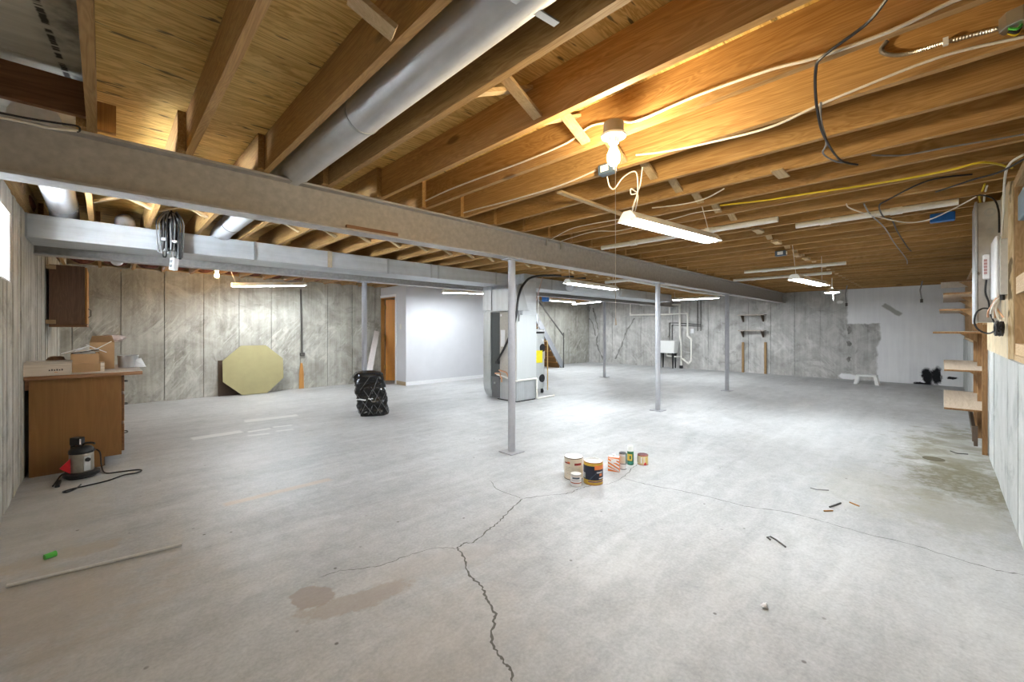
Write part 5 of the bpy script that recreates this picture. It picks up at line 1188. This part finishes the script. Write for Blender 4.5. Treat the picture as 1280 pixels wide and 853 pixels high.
cable([(1226, 254), (1224, 246), (1228, 238), (1231, 230)], .006, 'wire_y', 'yellow cable entering the top of the metal panel', fix=[2.405, 2.43, 2.45, 2.47])
cable([(1230, 252), (1231, 243), (1234, 232)], .006, 'wire_w', 'white cable entering the top of the metal panel', fix=[2.405, 2.43, 2.46])
cable([(1285, 196), (1250, 215), (1215, 225), (1170, 240)], .006, 'black', 'dark cable crossing high above the metal panel', fix=[2.345, 2.35, 2.38, 2.418])
cable([(688, 300), (712, 287), (735, 281), (775, 274)], .004, 'wire_w', 'thin white wire under the joists behind the pull cord', z=2.415)
cable([(700, 302), (740, 290), (770, 289), (790, 285)], .004, 'wire_w', 'second thin white wire under the joists beside the first', z=2.413)
cable([(905, 236), (880, 249), (850, 256), (815, 260)], .005, 'wire_w', 'pale wire sagging above the long shop light', z=2.41)
cable([(900, 262), (870, 266), (840, 274), (818, 278)], .004, 'wire_w', 'thin pale wire under the joists behind the long shop light', z=2.41)
for pts, r, mat, lab in (([(-6, 146), (30, 153), (60, 160), (98, 164)], .006, 'wire_w', 'white cable lying along the near beam under the grey plywood'), ([(-6, 140), (40, 149), (80, 155), (97, 158), (100, 163), (96, 165)], .005, 'black', 'black cable clipped to the brown blocking above the near beam')):
    o = obj('cable', MB().tube(spline([P(u, v, y=3.085) for u, v in pts], 6), r, 6), M[mat], smooth=True); tag(o, lab, 'cable')
# shop light lead with a knotted cord
q0 = P(759, 221, z=2.35); e = LA
o = obj('lamp_lead', MB().tube(spline([q0, P(762, 233, z=2.28), P(768, 236, z=2.27), P(778, 223, z=2.33), P(790, 215, z=2.38), P(796, 218, z=2.36), P(797, 240, z=2.26), P(792, 256, z=2.19), (e.x+.06, e.y, e.z+.066)], 8), .004, 6), M['wire_w'], smooth=True); tag(o, 'white lead looping from the slate outlet box to the long shop light', 'cable')
o = obj('cord_knot', MB().tube(spline([P(803, 209, z=2.41), P(800, 232, z=2.30), P(796, 240, z=2.27), P(789, 236, z=2.28), P(789, 243, z=2.25), P(797, 243, z=2.25), P(796, 255, z=2.20), (e.x+.10, e.y, e.z+.066)], 8), .004, 6), M['wire_w'], smooth=True); tag(o, 'knotted cream cord holding up the long shop light', 'cord')
# loose batten by the shop light
a, b = P(699, 239, z=2.42), P(779, 268, z=2.41)
o = obj('batten', MB().bar(a+Vector((0, 0, -.006)), b+Vector((0, 0, -.004)), .045, .018), M['bridge']); tag(o, 'thin wood batten nailed under the joists beside the long shop light', 'batten')
# blocks nailed under joists
for (u, v, lab) in ((968, 302, 'small wood block under a joist above the slate outlet box'), (997, 320, 'small wood block holding the far shop light cord'), (1010, 325, 'small wood block under the joists past the far shop light cord'), (952, 291, 'small wood block under a joist toward the long shop light'),
                  (977, 221, 'short plywood offcut nailed under a joist near the hanging black cable')):
    q = P(u, v, z=ZJ-.02); q.x = near_joist(q.x); o = obj('wood_block', MB().box(q.x-.10, q.y-.035, ZJ-(.012 if u == 977 else .03), q.x+.10, q.y+.035, ZJ), M['bridge'], bevel=.002); tag(o, lab, 'wood block')
# hanging wire ends at the painted wall
for u0, v0, v1, lab in ((1059, 356, 379, 'thin wire end dangling at the edge of the white paint'), (1153, 340, 374, 'dark wire with a socket dangling before the white painted wall')):
    xd = near_joist(13.2); a = P(u0, v0, x=xd); b = P(u0-1, v1, x=xd); a.z = ZJ
    t = thing('dangling_wire', b, lab, 'wire'); obj('wire', MB().tube([a, a.lerp(b, .5)+Vector((0, .03, 0)), b], .012, 6), M['wire_g'], t, True); obj('wire_end', MB().cyl(b, b-Vector((0, 0, .08)), .024, n=8), M['iron'], t, True)
# reel of cord hung in front of the trunk duct
c = P(213, 300, y=DY0-.08)
t = thing('cord_hank', c, 'hank of grey extension cord with a socket box hanging before the trunk duct', 'cord')
rr = random.Random(11)
ztop_h, zlow = P(213, 266, y=DY0-.08).z, P(213, 318, y=DY0-.08).z
for k in range(16):
    x = c.x+(k-7.5)*.0115+rr.uniform(-.014, .014); yy = c.y-.02-.035*rr.random(); dx = rr.uniform(.010, .028)
    zt_ = ztop_h-rr.uniform(0, .03); zl_ = zlow+rr.uniform(-.06, .07); cxx = c.x+(k-7.5)*.006
    pts = spline([(cxx, yy, zt_+.02), (x-dx, yy+.005, zt_-.09), (x-dx, yy-.008, (zt_+zl_)/2), (x-dx*.7, yy, zl_+.02), (x, yy, zl_), (x+dx*.7, yy, zl_+.02), (x+dx, yy+.008, (zt_+zl_)/2), (x+dx, yy, zt_-.09), (cxx+.004, yy, zt_+.02)], 5)
    obj('cord_loop', MB().tube(pts, .0075, 6), M['black'] if k % 3 else M['wire_g'], t, True)
obj('hook', MB().cyl((c.x, c.y-.03, ztop_h), (c.x, c.y-.03, ZJ-.001), .004, n=6), M['steel'], t, True)
for dx, z in ((-.06, .33), (.03, .30)): obj('cord_tie', MB().obox((c.x+dx, c.y-.035, zlow+(ztop_h-zlow)*z), (.05, .05, .03)), M['white'], t, bevel=.006)
obj('cord_tie', MB().obox((c.x, c.y-.035, ztop_h-.06), (.06, .04, .02)), M['white'], t, bevel=.005)
qb = P(217, 331, y=DY0-.08); zq = P(217, 324, y=DY0-.08).z
rb = Matrix.Rotation(.6, 3, 'Z')@Matrix.Rotation(.12, 3, 'Y')
obj('socket_box', MB().obox((qb.x, qb.y-.03, zq-.06), (.06, .055, .13), rb), M['white'], t, bevel=.005)
for z in (.025, -.025): obj('socket', MB().obox(Vector((qb.x, qb.y-.03, zq-.06))+rb@Vector((-.031, 0, z)), (.004, .03, .032), rb), M['wire_g'], t)
# blue bucket hung by the furnace plenum
c = P(682, 371, y=7.2)
t = thing('blue_bucket', c, 'bright blue plastic bucket hung under the beam near the furnace', 'bucket')
obj('bucket', MB().lathe([(.085, -.13), (.09, -.125), (.105, .10), (.112, .105), (.112, .12), (.102, .12), (.088, -.115)], c, 24), M['blue'], t, True)
obj('handle', MB().tube(spline([c+Vector((-.105, 0, .11)), c+Vector((-.06, 0, ZJ-c.z-.10 if 0 else .22)), c+Vector((.06, 0, .22)), c+Vector((.105, 0, .11))]), .004, 6), M['wire_w'], t, True)
o = obj('hanging_strap', MB().bar(P(678, 347, y=5.42), P(670.5, 376, y=5.42), .02, .008, (0, 1, 0)), plain('pinkish_strap', (.55, .42, .40), .6)); tag(o, 'pale strap hanging in front of the furnace plenum', 'strap')
# ------------------------------------------------------------------ insulation in the rim bays
k = 0
for i in range(len(JXS)-1):
    xa, xb = JXS[i]+JW/2+.012, JXS[i+1]-JW/2-.012
    if xa > 5.0: break
    o = obj('insulation_batt', blob(((xa+xb)/2, YB+.0, (ZJ+ZS)/2+.02), 1, 3, ((xb-xa)*.46, .07, .085), .10, i), M['insul']); tag(o, 'red brown insulation batt stuffed between joist ends over the back wall', 'insulation', 'insulation batts over the back wall')
for i, yy in enumerate((4.1, 4.75, 5.4, 6.05, 7.4, 8.1, 8.8, 9.5)):
    o = obj('insulation_batt', blob((XL+.0, yy, (ZJ+ZS)/2), 1, 3, (.06, .31, .095), .12, 40+i), M['insul2' if i < 3 else 'insul']); tag(o, 'ragged insulation batt along the top of the wall with the window', 'insulation', 'insulation batts over the left wall')
